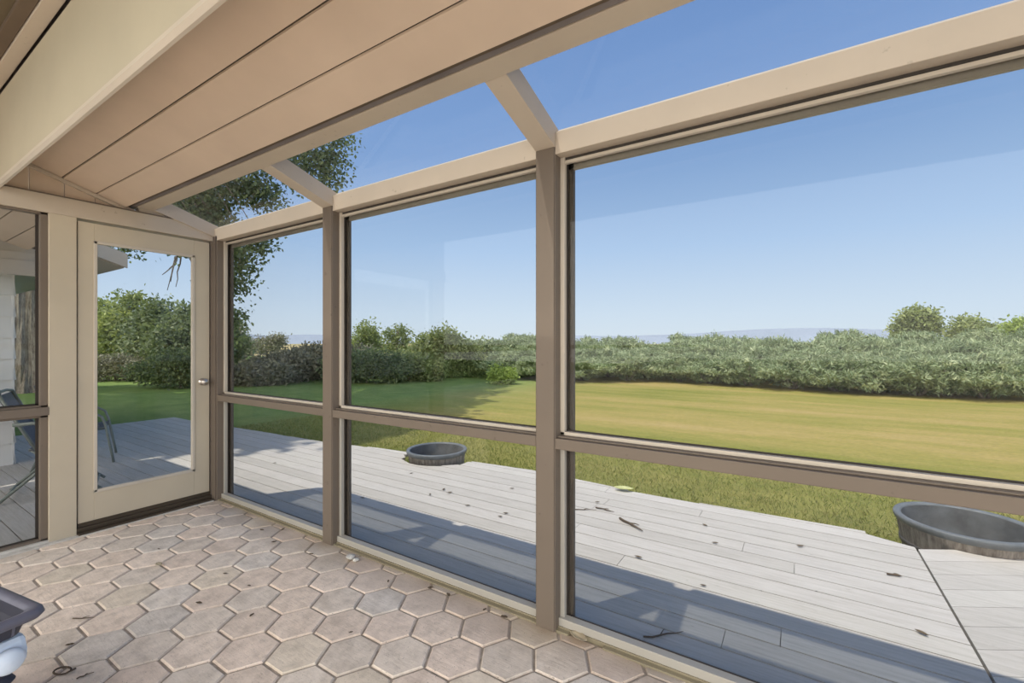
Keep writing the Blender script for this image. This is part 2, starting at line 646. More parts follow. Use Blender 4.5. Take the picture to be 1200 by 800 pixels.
def build_ceiling():
    b = MB()
    for y0, y1 in ((0.612, 0.886), (0.896, 1.059), (1.069, 1.222)):
        slope_board(b, y0, y1, 0.02, -6.85, XR)
    b.m = 1
    for yg in (0.891, 1.064):                     # dark backing added in place of shade inside both grooves
        slope_board(b, yg - 0.012, yg + 0.012, 0.012, -6.85, XR, 0.009)
    b.m = 0
    struct(b.build('ceiling', [TAN, BRONZE]), 'tan sloped ceiling of wide boards with two grooves', 'ceiling')
    b = MB()
    b.prism([(0.612, ceil_z(0.612) + 0.03), (1.275, ceil_z(1.275) + 0.03), (1.42, 2.56), (1.42, 2.62), (-0.95, 3.25), (-0.95, 2.885), (0.612, 2.885)], 'x', -6.85, XR + 0.1)
    struct(b.build('roof', GREYROOF), 'solid roof above the sloped tan ceiling', 'roof')
    b = MB()
    b.box(EX - 0.1, XR, -0.95, 0.595, 2.82, 2.88)
    struct(b.build('ceiling', BROWNCEIL), 'brown ceiling beyond the pale fascia', 'ceiling')
    b = MB()
    b.box(EX, XR, 0.594, 0.611, 2.262, 2.765)
    struct(b.build('trim_1', GREENCREAM, bevel=0.002), 'wide pale greenish cream fascia board under the ceiling', 'trim')
    b = MB()
    b.prism([(0.611, 2.238), (0.600, 2.238), (0.586, 2.247), (0.586, 2.262), (0.594, 2.268), (0.611, 2.268)], 'x', EX, XR)
    struct(b.build('trim_14', BEAD), 'light cream bead along the bottom edge of the fascia', 'trim')
    b = MB()
    b.box(EX, XR, 0.535, 0.592, 2.785, 2.82)
    struct(b.build('trim_2', CREAM, bevel=0.002), 'pinkish cream batten along the top of the fascia', 'trim')
    b = MB()
    b.box(EX, XR, 0.485, 0.533, 2.795, 2.82)
    struct(b.build('trim_3', GAPB, bevel=0.002), 'narrow brown batten at the edge of the brown ceiling', 'trim')
    # beam that carries the top of the roof glass
    b = MB()
    b.box(EX - 0.1, XR, 1.288, 1.392, 2.302, 2.545)
    struct(b.build('trim_4', CREAM, bevel=0.003), 'long cream beam along the upper edge of the roof glass', 'beam')
    # dark strip that stands in for the shadow in the recess by the beam
    b = MB()
    b.prism([(1.222, ceil_z(1.222) + 0.004), (1.288, 2.316), (1.288, 2.345), (1.222, ceil_z(1.222) + 0.045)], 'x', EX - 0.1, XR)
    struct(b.build('trim_5', GAPB), 'dark brown strip standing for the shadowed gap between the ceiling boards and the beam', 'trim')


build_ceiling()

# ---- window wall: sill, rail, header, posts, rafters, roof glass
BAYS = [(-4.045, -2.62), (-2.52, -1.02), (-0.92, 0.72), (0.82, 2.18)]
POSTX = [(-2.62, -2.52), (-1.02, -0.92), (0.72, 0.82), (2.18, 2.28)]


def build_post(x0, x1, label):
    b = MB()
    b.box(x0, x1, WY, 1.905, -0.05, 2.19)
    # the slim front cover with its shadow line on the right
    b.box(x0 + 0.004, x1 - 0.004, WY - 0.006, WY, 0.0, 2.183)
    struct(b.build('post', TRIMB, bevel=0.002), label, 'post')


build_post(*POSTX[0], 'taupe window post nearer the door')
build_post(*POSTX[1], 'taupe window post in the middle of the window wall')
build_post(*POSTX[2], 'taupe window post past the widest window')
b = MB()
b.box(EX - 0.10, -4.045, 1.80, 1.905, -0.05, 2.19)
b.box(EX + 0.002, -4.06, 1.79, 1.80, 0.0, 2.183)
struct(b.build('post', TRIMB, bevel=0.003), 'taupe corner post between the door and the first window', 'post')


def build_header(x0, x1, label):
    b = MB()
    b.box(x0, x1, WY, 1.93, 2.15, 2.25)
    b.prism([(WY + 0.006, 2.25), (1.93, 2.25), (1.93, 2.30), (1.89, 2.30), (WY + 0.035, 2.272)], 'x', x0, x1)
    b.box(x0, x1, 1.888, 1.905, 2.10, 2.15)
    struct(b.build('header', CREAM, bevel=0.002), label, 'header')


build_header(-4.10, -2.62, 'cream header beam over the first window')
build_header(-2.52, -1.02, 'cream header beam over the second window')
build_header(-0.92, 0.72, 'cream header beam over the third and widest seen window')
build_header(0.82, 2.18, 'cream header beam over the window out past the third')

b = MB()
b.box(-4.10, XR, 1.828, 1.905, -0.15, 0.014)
b.box(-4.05, -0.86, 1.806, 1.828, -0.01, 0.007)
b.box(-0.70, XR, 1.806, 1.828, -0.01, 0.007)
struct(b.build('trim_6', SILL, bevel=0.002), 'low greenish metal sill along the foot of the windows', 'sill')

WINL = ['first window beside the door', 'second window with the left tub behind it', 'third and widest window with the big tub behind it', 'window past the third']
for i, (x0, x1) in enumerate(BAYS):
    w = empty('window_%d' % (i + 1), (0, 0, 0), 0, 'taupe framed ' + WINL[i], 'window', None, 'structure')
    # mid rail
    r = MB()
    r.box(x0, x1, WY, 1.905, 0.823, 0.872)
    r.box(x0, x1, WY + 0.02, 1.905, 0.872, 0.880)
    r.build('rail', TRIMB, w, bevel=0.003)
    # glazing beads, upper and lower light
    for (z0, z1, up) in ((0.880, 2.149, True), (0.014, 0.823, False)):
        f = MB()
        f.box(x0, x0 + 0.022, 1.848, 1.872, z0, z1)
        f.box(x1 - 0.022, x1, 1.848, 1.872, z0, z1)
        if up:
            f.box(x0, x1, 1.852, 1.872, z1 - 0.028, z1 - 0.014)
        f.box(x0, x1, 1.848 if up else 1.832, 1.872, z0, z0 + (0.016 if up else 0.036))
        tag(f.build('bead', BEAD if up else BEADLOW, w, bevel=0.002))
        s = MB()
        t = 0.028
        for bx in ((x0, x0 + t, z0, z1), (x1 - t, x1, z0, z1), (x0, x1, z0, z0 + (0.022 if up else 0.038)), (x0, x1, z1 - 0.01, z1)):
            s.box(bx[0], bx[1], 1.873, 1.878, bx[2], bx[3])
        if up:
            s.box(x0, x1, 1.858, 1.872, z1 - 0.013, z1)  # dark backing that stands in for the shaded gap above the bead
        s.build('gasket', SEAL, w)
        g = MB()
        g.box(x0 + 0.005, x1 - 0.005, 1.880, 1.886, z0 + 0.003, z1 - 0.003)
        g.build('glass_pane', GLASS if up else GLASS_LOW, w)
        o2 = MB()
        for bx in ((x0, x0 + 0.05, z0, z1), (x1 - 0.05, x1, z0, z1)):
            o2.box(bx[0], bx[1], 1.888, 1.905, bx[2], bx[3])
        o2.build('outer_stop', TRIMB, w)


# rafters and roof glass
def build_rafter(x0, x1, label):
    b = MB()
    b.prism([(1.385, glass_z(1.385) - 0.10), (1.80, glass_z(1.80) - 0.10), (1.84, 2.185), (1.91, 2.185), (1.91, glass_z(1.91)), (1.385, glass_z(1.385))], 'x', x0, x1)
    struct(b.build('rafter', CREAM, bevel=0.002), label, 'rafter')


build_rafter(*POSTX[0], 'cream rafter above the post nearer the door')
build_rafter(*POSTX[1], 'cream rafter above the middle post')
build_rafter(*POSTX[2], 'cream rafter above the post past the widest window')
b = MB()
b.prism([(1.30, 2.266), (1.80, 2.266), (1.905, 2.19), (1.905, glass_z(1.905)), (1.39, glass_z(1.39)), (1.30, 2.34)], 'x', EX - 0.08, EX - 0.012)
b.prism([(1.385, glass_z(1.385) - 0.11), (1.62, 2.237), (1.80, 2.183), (1.90, 2.183), (1.90, glass_z(1.90)), (1.385, glass_z(1.385))], 'x', EX - 0.02, EX + 0.012)
struct(b.build('rafter', CREAM, bevel=0.002), 'cream end rafter above the door wall', 'rafter')
for i, (x0, x1) in enumerate([(-4.10, -2.57), (-2.57, -0.97), (-0.97, 0.77), (0.77, 2.23)]):
    g = MB()
    ya, yb = 1.37, 1.905
    g.prism([(ya, glass_z(ya) + 0.002), (yb, glass_z(yb) + 0.002), (yb, glass_z(yb) + 0.008), (ya, glass_z(ya) + 0.008)], 'x', x0 + 0.002, x1 - 0.002)
    struct(g.build('window_%d' % (i + 6), GLASS_ROOF), 'sloped roof glass pane over ' + WINL[i], 'skylight')

# ---- end wall with door and side window
WT = EX - 0.14
b = MB()
b.box(WT, EX, -0.95, 1.80, 2.148, 2.266)                          # header
struct(b.build('header', CREAM, bevel=0.003), 'cream header beam over the door', 'header')
b = MB()
b.box(WT, EX, 0.826, 0.960, -0.05, 2.148)
struct(b.build('post', DOORC, bevel=0.003), 'cream post between the side window and the door', 'post')
b = MB()
b.box(WT, EX - 0.01, 1.782, 1.80, -0.05, 2.148)
b.box(WT + 0.01, EX + 0.015, 1.787, 1.80, 0.0, 2.148)
struct(b.build('trim_7', TRIMB, bevel=0.002), 'narrow taupe door jamb in the corner', 'trim')
b = MB()
poly = [(-2.2, 2.266), (1.30, 2.266), (1.228, ceil_z(1.228) + 0.018), (0.60, ceil_z(0.60) + 0.018), (0.60, 2.82), (-2.2, 2.82)]
# boards of the gable infill with open joints
cuts = [0.60, 0.742, 0.905, 1.06, 1.30]
for a, c in zip(cuts[:-1], cuts[1:]):
    y0, y1 = a + 0.003, c - 0.003
    z1a, z1b = ceil_z(y0) + 0.018, max(2.268, ceil_z(y1) + 0.018)
    b.prism([(y0, 2.266), (y1, 2.266), (y1, z1b), (y0, z1a)], 'x', EX - 0.05, EX - 0.028)
b.box(EX - 0.08, EX - 0.05, 0.60, 1.25, 2.266, 2.272)
b.box(EX - 0.10, EX - 0.03, -0.95, 0.60, 2.266, 2.82)
b.box(EX - 0.10, EX - 0.03, -0.95, -0.72, -0.05, 2.148)
struct(b.build('wall_left', TAN), 'tan boarded gable wall above the door header', 'wall')
b = MB()
b.prism([(0.60, ceil_z(0.60) - 0.026), (1.245, ceil_z(1.245) - 0.026), (1.245, ceil_z(1.245) - 0.002), (0.60, ceil_z(0.60) - 0.002)], 'x', EX - 0.03, EX - 0.008)
struct(b.build('trim_8', CREAM, bevel=0.002), 'slanting cream cover strip where the gable meets the ceiling', 'trim')
b = MB()
b.box(EX - 0.04, EX + 0.008, 0.60, 1.78, 2.266, 2.272)
struct(b.build('trim_9', TRIMB), 'thin lip along the top of the door header', 'trim')

# door
D = empty('door_1', (0, 0, 0), 0, 'cream full-glass door in the end wall', 'door', None, 'structure')
DX0, DX1 = EX - 0.055, EX - 0.012
p = MB()
p.box(DX0, DX1, 0.968, 1.052, 0.075, 2.13)
p.box(DX0, DX1, 1.662, 1.772, 0.075, 2.13)
p.box(DX0, DX1, 1.052, 1.662, 2.005, 2.13)
p.box(DX0, DX1, 1.052, 1.662, 0.075, 0.270)
p.build('door_panel', DOORC, D, bevel=0.002)
p = MB()
for (y0, y1, z0, z1) in ((1.048, 1.068, 0.266, 2.009), (1.644, 1.666, 0.266, 2.009), (1.048, 1.666, 1.990, 2.012), (1.048, 1.666, 0.262, 0.284)):
    p.box(DX1 - 0.02, DX1 + 0.006, y0, y1, z0, z1)
tag(p.build('glazing_bead', BEAD, D, bevel=0.003), 'pale bead around the door glass')
p = MB()
p.box(EX - 0.037, EX - 0.031, 1.05, 1.664, 0.268, 2.008)
p.build('glass_pane', GLASS, D)
p = MB()
p.box(DX0, DX1 + 0.001, 0.968, 1.772, 0.048, 0.075)
tag(p.build('door_sweep', BRONZE, D), 'dark sweep under the door')
p = MB()
p.lathe([(0.0, 0.0), (0.029, 0.0), (0.029, 0.006), (0.012, 0.010), (0.011, 0.030), (0.022, 0.036), (0.028, 0.046), (0.028, 0.054), (0.022, 0.062), (0.0, 0.066)], 24)
k = p.build('knob', KNOBM, D, smooth=True)
k.rotation_euler = (0, PI / 2, 0)
k.location = (DX1, 1.718, 0.985)
tag(k, 'round brushed metal door knob')
b = MB()
b.box(EX - 0.15, EX + 0.035, 0.962, 1.782, -0.05, 0.018)
b.box(EX - 0.12, EX - 0.0, 0.962, 1.782, 0.018, 0.046)
struct(b.build('trim_10', BRONZE, bevel=0.004), 'dark threshold under the door', 'threshold')
b = MB()
b.box(EX, EX + 0.045, YB, 0.962, -0.05, 0.006)
b.box(EX + 0.035, EX + 0.046, 0.962, 1.78, -0.05, 0.006)
struct(b.build('trim_11', CONC), 'pale concrete edge between the pavers and the end wall', 'trim')

# side window in the end wall
w = empty('window_5', (0, 0, 0), 0, 'taupe framed side window beside the door', 'window', None, 'structure')
r = MB()
r.box(WT + 0.04, EX + 0.004, -0.72, 0.826, 0.832, 0.886)
r.build('rail', TRIMB, w, bevel=0.003)
for (z0, z1, nm) in ((0.886, 2.148, 1), (0.02, 0.832, 0)):
    f = MB()
    f.box(EX - 0.06, EX - 0.02, 0.790, 0.826, z0, z1)
    f.box(EX - 0.06, EX - 0.02, -0.72, -0.69, z0, z1)
    f.box(EX - 0.06, EX - 0.02, -0.72, 0.826, z1 - 0.014, z1)
    f.box(EX - 0.06, EX - 0.02, -0.72, 0.826, z0, z0 + 0.012)
    f.build('bead', TRIMB, w, bevel=0.002)
    s = MB()
    s.box(EX - 0.066, EX - 0.061, 0.776, 0.80, z0, z1)
    s.box(EX - 0.066, EX - 0.061, -0.72, 0.80, z0, z0 + 0.022)
    s.build('gasket', SEAL, w)
    g = MB()
    g.box(EX - 0.075, EX - 0.069, -0.715, 0.815, z0 + 0.002, z1 - 0.002)
    g.build('glass_pane', GLASS if nm else GLASS_LOW, w)
b = MB()
b.box(WT, EX + 0.0, YB, 0.826, -0.05, 0.02)
struct(b.build('trim_12', CONC), 'pale sill under the side window', 'sill')


# ================================================================== deck
DZ = -0.05
TUBS = [(-3.60, 3.98, 0.355, 0.05), (0.985, 4.36, 0.385, 0.05)]


def deck_edge(x):
    pts = [(-9.6, 3.55), (-8.0, 3.62), (-6.5, 3.72), (-5.3, 3.78), (-4.6, 3.93), (-2.36, 4.13), (-1.1, 4.03), (0.40, 4.08), (0.47, 4.00), (0.62, 3.93), (3.0, 3.93)]
    for (xa, ya), (xb, yb) in zip(pts[:-1], pts[1:]):
        if xa <= x <= xb:
            return ya + (yb - ya) * (x - xa) / (xb - xa)
    return 3.9


def build_deck():
    rnd = random.Random(5)
    b = MB()
    pitch, gap, th = 0.155, 0.0075, 0.03
    pal = [(0.54, 0.503, 0.447), (0.56, 0.522, 0.468), (0.51, 0.475, 0.42), (0.555, 0.52, 0.46)]

    def col():
        c = rnd.choice(pal)
        k = rnd.uniform(0.97, 1.02)
        return tuple(x * k for x in c) + (1,)

    y = 2.787 - 29 * pitch
    while y < 4.3:
        y0, y1 = y + gap / 2, y + pitch - gap / 2
        xs = -9.6
        x_end = 0.655
        if y1 < 1.91 and y1 > -3:
            x_end = EX - 0.145
        # split every board in lengths, and where a tub stands in the edge of the deck
        while xs < x_end - 0.01:
            xe = min(x_end, xs + rnd.uniform(3.6, 5.2))
            if x_end - xe < 0.5:
                xe = x_end
            n = max(1, int((xe - xs) / 0.12))
            c = col()
            run = []

            def flush():
                if len(run) > 1:
                    lo = [(px, y0) for px, _ in run]
                    hi = [(px, py) for px, py in run]
                    vs = [(px, py, DZ - th) for px, py in lo + hi[::-1]] + [(px, py, DZ) for px, py in lo + hi[::-1]]
                    m = len(lo) * 2
                    fs = [tuple(range(m - 1, -1, -1)), tuple(range(m, 2 * m))] + [(q, (q + 1) % m, m + (q + 1) % m, m + q) for q in range(m)]
                    b.add(vs, fs, c)
                run.clear()
            for q in range(n + 1):
                px = xs + (xe - 0.003 - xs) * q / n
                py = min(y1, deck_edge(px))
                for tx, ty, tr, _ in TUBS:
                    if abs(px - tx) < tr + 0.02:
                        py = min(py, ty - math.sqrt(max(0, (tr + 0.02) ** 2 - (px - tx) ** 2)))
                if py - y0 > 0.01:
                    run.append((px, py))
                else:
                    flush()
            flush()
            xs = xe
        y += pitch
    # the section on the other side of the seam, its boards set at an angle
    ang = math.radians(31.0)
    dv, nv = (math.cos(ang), math.sin(ang)), (-math.sin(ang), math.cos(ang))
    ox, oy = 0.665, 3.905
    k = 0
    while k < 40:
        n0, n1 = -k * 0.163 - 0.160, -k * 0.163 - 0.0
        quad = [(-2.5, n0), (6, n0), (6, n1), (-2.5, n1)]
        poly = [(ox + s * dv[0] + t * nv[0], oy + s * dv[1] + t * nv[1]) for s, t in quad]
        for fn in (lambda p: p[0] - 0.664, lambda p: p[1] - 1.91, lambda p: 7.5 - p[0]):
            poly = clip(poly, fn) if len(poly) > 2 else poly
        if len(poly) > 2:
            b.prism(poly, 'z', DZ - th, DZ, col())
        k += 1
    b.m = 1
    b.box(-9.5, 0.62, 1.95, 3.4, DZ - 0.06, DZ - th - 0.002)
    b.box(-9.5, EX - 0.2, -3, 1.95, DZ - 0.06, DZ - th - 0.002)
    b.box(0.62, 6.5, 1.95, 3.4, DZ - 0.06, DZ - th - 0.002)
    o = b.build('deck', [DECKM, SEAL])
    struct(o, 'pale grey painted board deck outside the windows', 'deck')


build_deck()

# ================================================================== ground
GZ = -0.30


def grid(name, x0, x1, y0, y1, nx, ny, zf, mat):
    b = MB()
    vs = [(x0 + (x1 - x0) * i / nx, y0 + (y1 - y0) * j / ny) for j in range(ny + 1) for i in range(nx + 1)]
    b.add([(x, y, zf(x, y)) for x, y in vs], [(j * (nx + 1) + i, j * (nx + 1) + i + 1, (j + 1) * (nx + 1) + i + 1, (j + 1) * (nx + 1) + i) for j in range(ny) for i in range(nx)])
    return b.build(name, mat, smooth=True)


struct(grid('lawn', -60, 40, 1.92, 30, 50, 20, lambda x, y: GZ, LAWNM), 'mown lawn with dry straw patches beyond the deck', 'lawn')
struct(grid('lawn', -60, -9.5, -30, 1.92, 20, 10, lambda x, y: GZ, LAWNM), 'shaded lawn around the big trunk', 'lawn')
struct(grid('field', -2500, 2500, 30, 2600, 40, 30, lambda x, y: GZ - 0.25 - (y - 30) * 0.0007, FIELDM), 'dry field stretching to the hills', 'field')
struct(grid('field', -2500, -60, -400, 30, 20, 10, lambda x, y: GZ - 0.25, FIELDM), 'dry field behind the trees', 'field')
struct(grid('patio', -9.5, 40, -40, YB - 0.2, 10, 10, lambda x, y: GZ + 0.2, CONC), 'unseen pale concrete patio added behind the porch to bounce light', 'patio')  # unseen pale ground, added to bounce sunlight into the room
struct(grid('patio', XR + 0.2, 40, YB - 0.2, 1.9, 10, 10, lambda x, y: GZ + 0.2, CONC), 'unseen pale concrete patio added past the end of the porch to bounce light', 'patio')  # the same added bounce ground on the open right side


def pix(u, v=402.0):
    """Horizontal unit direction (per metre of depth) for a column of the photograph."""
    r = (u - 600) / FPX
    return (math.cos(YAW) * r - math.sin(YAW), math.sin(YAW) * r + math.cos(YAW))


def spot(u, depth):
    d = pix(u)
    return d[0] * depth, d[1] * depth


def hill(name, u0, u1, depth, prof, label):
    b = MB()
    n = len(prof)
    rnd = random.Random(u0)
    front, top, back = [], [], []
    for i, v in enumerate(prof):
        u = u0 + (u1 - u0) * i / (n - 1)
        x, y = spot(u, depth)
        front.append((x * 0.9, y * 0.9, -30))
        top.append((x, y, EYE + (402 - v) / FPX * depth + rnd.uniform(-.6, .6) * depth / 1500))
        back.append((x * 1.15, y * 1.15, -30))
    vs = front + top + back
    fs = []
    for i in range(n - 1):
        fs += [(i, i + 1, n + i + 1, n + i), (n + i, n + i + 1, 2 * n + i + 1, 2 * n + i)]
    b.add(vs, fs)
    struct(b.build(name, HILLM, smooth=True), label, 'hill')


hill('hill', 150, 420, 1700, [398, 394, 390, 386, 384.5, 387, 390, 392, 393, 392.5, 392, 392, 393, 398], 'haze-tinted blue grey hill far off, seen through the first window')
hill('hill', 640, 1330, 2000, [395, 393, 393.5, 393, 392, 390, 387.5, 385.5, 384.5, 384, 385, 386, 386.5, 385, 384, 378, 376, 376, 380, 392], 'long low haze-tinted blue ridge far behind the hedge')


# ================================================================== foliage
def leaf_cloud(rng, blobs, n_clusters, per, leaf, spread, squash=0.8, droop=0.0, shell=0.55, zmin=None, aspect=0.5):
    """Leaves as small folded blades gathered in twig clusters on the skin of several blobs (cx,cy,cz,rx,ry,rz)."""
    blobs = np.array(blobs, float)
    wgt = blobs[:, 3] * blobs[:, 4] + blobs[:, 3] * blobs[:, 5]
    wgt = wgt / wgt.sum()
    bi = rng.choice(len(blobs), n_clusters, p=wgt)
    d = rng.normal(size=(n_clusters, 3))
    d /= np.linalg.norm(d, axis=1)[:, None]
    rad = shell + (1 - shell) * rng.random(n_clusters) ** 0.6
    cc = blobs[bi, :3] + d * rad[:, None] * blobs[bi, 3:6]
    ctone = rng.random(n_clusters) * 0.55
    pos = np.repeat(cc, per, 0) + rng.normal(size=(n_clusters * per, 3)) * spread * np.array([1, 1, squash])
    out = np.repeat(d, per, 0)
    tone = np.clip(np.repeat(ctone, per) + rng.random(n_clusters * per) * 0.45, 0, 1)
    if zmin is not None:
        k = pos[:, 2] > zmin
        pos, out, tone = pos[k], out[k], tone[k]
    n = len(pos)
    ax = out * 0.6 + rng.normal(size=(n, 3)) * 0.7
    ax[:, 2] -= droop
    ax /= np.linalg.norm(ax, axis=1)[:, None]
    sd = np.cross(ax, rng.normal(size=(n, 3)))
    sd /= np.linalg.norm(sd, axis=1)[:, None] + 1e-9
    L = leaf * (0.6 + 0.8 * rng.random(n))[:, None]
    v = np.empty((n, 4, 3))
    v[:, 0] = pos - ax * L * 0.5
    v[:, 1] = pos + sd * L * aspect * 0.5
    v[:, 2] = pos + ax * L * 0.5
    v[:, 3] = pos - sd * L * aspect * 0.5
    return v.reshape(-1, 3), np.repeat(tone, 4)


def leaf_mesh(name, v, tone, mat):
    me = bpy.data.meshes.new(name)
    n = len(v) // 4
    me.vertices.add(n * 4)
    me.vertices.foreach_set('co', v.astype(np.float32).ravel())
    me.loops.add(n * 4)
    me.loops.foreach_set('vertex_index', np.arange(n * 4, dtype=np.int32))
    me.polygons.add(n)
    me.polygons.foreach_set('loop_start', np.arange(0, n * 4, 4, dtype=np.int32))
    ca = me.color_attributes.new('Col', 'FLOAT_COLOR', 'POINT')
    ca.data.foreach_set('color', np.stack([tone, tone, tone, np.ones_like(tone)], 1).astype(np.float32).ravel())
    me.materials.append(mat)
    me.update()
    me.validate()
    return me


def leaf_obj(name, v, tone, mat, parent):
    o = bpy.data.objects.new(name, leaf_mesh(name, v, tone, mat))
    C.objects.link(o)
    o.parent = parent
    return o


def stem_obj(name, parent, stems, mat=BARK, seg=7):
    b = MB()
    for pts, r in stems:
        b.tube(pts, r, seg)
    return b.build(name, mat, parent, smooth=True)


def limb(p0, p1, r0, r1, rnd, n=5, wob=0.12):
    p0, p1 = Vector(p0), Vector(p1)
    L = (p1 - p0).length
    pts, rs = [], []
    for i in range(n + 1):
        t = i / n
        q = p0.lerp(p1, t)
        if 0 < i < n:
            q += Vector((rnd.uniform(-1, 1), rnd.uniform(-1, 1), rnd.uniform(-1, 1))) * L * wob * 0.4
        pts.append(q)
        rs.append(r0 + (r1 - r0) * t)
    return pts, rs


def tree(name, u, depth, blobs, mat, label, cat='tree', group=None, trunk_r=0.14, nc=260, per=34, leaf=0.16, spread=0.28, seed=1, gz=None, shell=0.45):
    """A tree at a column of the photograph and a depth; blobs are (dx across, dy, z, rx, ry, rz) around its foot."""
    x, y = spot(u, depth)
    rng = np.random.default_rng(seed)
    rnd = random.Random(seed)
    root = empty(name, (x, y, GZ if gz is None else gz), YAW, label, cat, group)
    v, t = leaf_cloud(rng, blobs, nc, per, leaf, spread, shell=shell)
    leaf_obj('foliage', v, t, mat, root)
    stems = [limb((0, 0, 0), (blobs[0][0] * 0.4, blobs[0][1] * 0.4, blobs[0][2]), trunk_r, trunk_r * 0.5, rnd)]
    for q in blobs:
        stems.append(limb((0, 0, max(0.1, q[2] * 0.35)), (q[0], q[1], q[2]), trunk_r * 0.5, trunk_r * 0.12, rnd))
    stem_obj('trunk', root, stems)
    return root


# --- junipers of the hedge: three plants, copied along the far side of the lawn
def juniper(seed, label, group):
    rng = np.random.default_rng(seed)
    rnd = random.Random(seed)
    root = empty('juniper', (0, 0, GZ), 0, label, 'shrub', group)
    blobs = []
    for i in range(30):                         # flat overlapping sprays, low outside, high in the middle
        a = rnd.uniform(0, 2 * PI)
        r = 1.35 * math.sqrt(rnd.random())
        zt = 1.38 - 0.62 * (r / 1.35) ** 2
        rx = rnd.uniform(0.28, 0.55)
        blobs.append((r * math.cos(a), r * math.sin(a), rnd.uniform(0.25, 1.0) ** 0.7 * zt, rx, rx * rnd.uniform(.7, 1), rx * rnd.uniform(0.22, 0.38)))
    blobs.append((0, 0, 0.62, 1.0, 1.0, 0.55))
    v, t = leaf_cloud(rng, blobs, 560, 30, 0.15, 0.09, 0.5, droop=-0.15, shell=0.7, zmin=0.03, aspect=0.22)
    leaf_obj('foliage', v, t, LEAF_JUN, root)
    stems = []
    for i in range(7):
        a = 2 * PI * i / 7
        stems.append(limb((0.05 * math.cos(a), 0.05 * math.sin(a), 0), (1.0 * math.cos(a), 1.0 * math.sin(a), 0.85), 0.05, 0.012, rnd))
    stem_obj('stem', root, stems)
    return root


JL = ('low spreading sage green juniper in the front of the long hedge', 'junipers along the edge of the lawn')
JB = ('sage green juniper behind the front row of the long hedge', 'junipers in the back of the hedge')
protos = [juniper(11 + i, *JL) for i in range(4)]
for o in protos:
    o.location = (0, -500, GZ)
used = [False] * 4
# (column, depth of the lawn's edge)
edge = [(604, 19.3), (640, 18.6), (690, 18.4), (740, 18.4), (790, 17.8), (838, 16.6), (884, 15.6), (930, 14.9), (976, 14.2), (1022, 13.6), (1068, 13.0), (1114, 12.6), (1162, 12.3), (1212, 12.1), (1264, 12.0), (1320, 12.0)]
rj = random.Random(21)
k = 0
for row, (dd, sc, zs) in enumerate(((0.9, 0.92, 0.92), (2.6, 1.05, 1.26), (4.6, 1.15, 1.44), (7.2, 1.25, 1.58))):
    for i, (u, dep) in enumerate(edge):
        uu = u + rj.uniform(-9, 9) + (18 if row % 2 else 0)
        if row == 3 and i % 2:
            continue
        i2 = k % 4
        k += 1
        o = protos[i2] if not used[i2] else copy_tree(protos[i2])
        used[i2] = True
        x, y = spot(uu, dep + dd + rj.uniform(-0.3, 0.3))
        o.location = (x, y, GZ)
        s = sc * rj.uniform(0.9, 1.1) * (dep / 15.5) ** 0.35
        o.scale = (s, s, zs * rj.uniform(0.88, 1.08))
        o.rotation_euler = (0, 0, rj.uniform(0, 2 * PI))
        lab = JL if row == 0 else JB
        tag(o, lab[0], 'shrub', lab[1])

# --- trees standing behind the hedge
def crown(w, h, n, seed, z0=0.0, d=None):
    r = random.Random(seed)
    out = []
    for i in range(n):
        a = r.uniform(-1, 1)
        zz = r.uniform(0.25, 0.95)
        rr = (0.22 + 0.16 * r.random()) * w
        out.append((a * w * 0.5 * math.sqrt(max(0.05, 1 - (2 * zz - 1) ** 2 * 0.8)), r.uniform(-0.35, 0.35) * (d or w), z0 + zz * h * 0.86, rr * 0.8, rr * 0.8, rr * 0.7))
    return out


tree('round_tree', 1069, 40, crown(2.7, 3.95, 11, 2, 0.9), LEAF_MID, 'full rounded tree standing behind the hedge, with a small gap to a looser tree', 'tree', nc=300, per=26, leaf=0.30, spread=0.30, seed=5)
tree('loose_tree', 1143, 40, crown(2.9, 3.9, 12, 9, 0.8), LEAF_MID, 'looser open tree behind the hedge with sky showing through its middle', 'tree', nc=220, per=24, leaf=0.28, spread=0.30, seed=6)
tree('pale_tree', 1208, 36, crown(2.2, 3.8, 9, 4, 0.7), LEAF_BRIGHT, 'pale green tree behind the hedge, cut off by the edge of the window', 'tree', nc=220, per=24, leaf=0.28, spread=0.28, seed=8)

# --- the bushes and trees seen through the second window
tree('small_round_tree', 430, 27, [(0, 0, 1.7, .85, .85, .8), (0.1, 0, 2.25, .6, .6, .55), (-.35, .2, 1.3, .7, .7, .6), (.4, 0, 1.3, .6, .6, .6)], LEAF_MID, 'small rounded olive tree left of the tall thin tree behind the second window', nc=170, per=30, leaf=0.17, spread=0.22, seed=11)
tree('thin_tree', 466, 24, [(0, 0, 2.3, .30, .30, .45), (-.35, 0, 1.9, .4, .3, .35), (.4, 0, 2.0, .4, .3, .35), (0, 0, 1.3, .6, .5, .5)], LEAF_MID, 'tall thin tree with sparse tufts rising above the bushes', nc=80, per=26, leaf=0.15, spread=0.17, seed=12, trunk_r=0.06)
tree('broad_bush', 520, 21, [(0, 0, 1.0, 1.2, 1.1, .85), (-.6, 0, 1.55, .65, .6, .55), (.5, 0, 1.4, .65, .6, .55), (1.15, 0, .8, .75, .7, .7), (-1.2, 0, .85, .75, .7, .75), (.0, .1, 1.9, .5, .5, .4)], LEAF_MID, 'broad leafy bush, largest of the group behind the second window', 'shrub', nc=420, per=30, leaf=0.16, spread=0.2, seed=13, trunk_r=0.09)
tree('dark_bush', 430, 18, [(0, 0, .7, 1.0, .8, .6), (.9, 0, .65, .8, .7, .55), (-.9, 0, .6, .8, .7, .5)], LEAF_BIG, 'low dark green bush in front of the small rounded tree', 'shrub', nc=300, per=30, leaf=0.13, spread=0.17, seed=14, trunk_r=0.05)
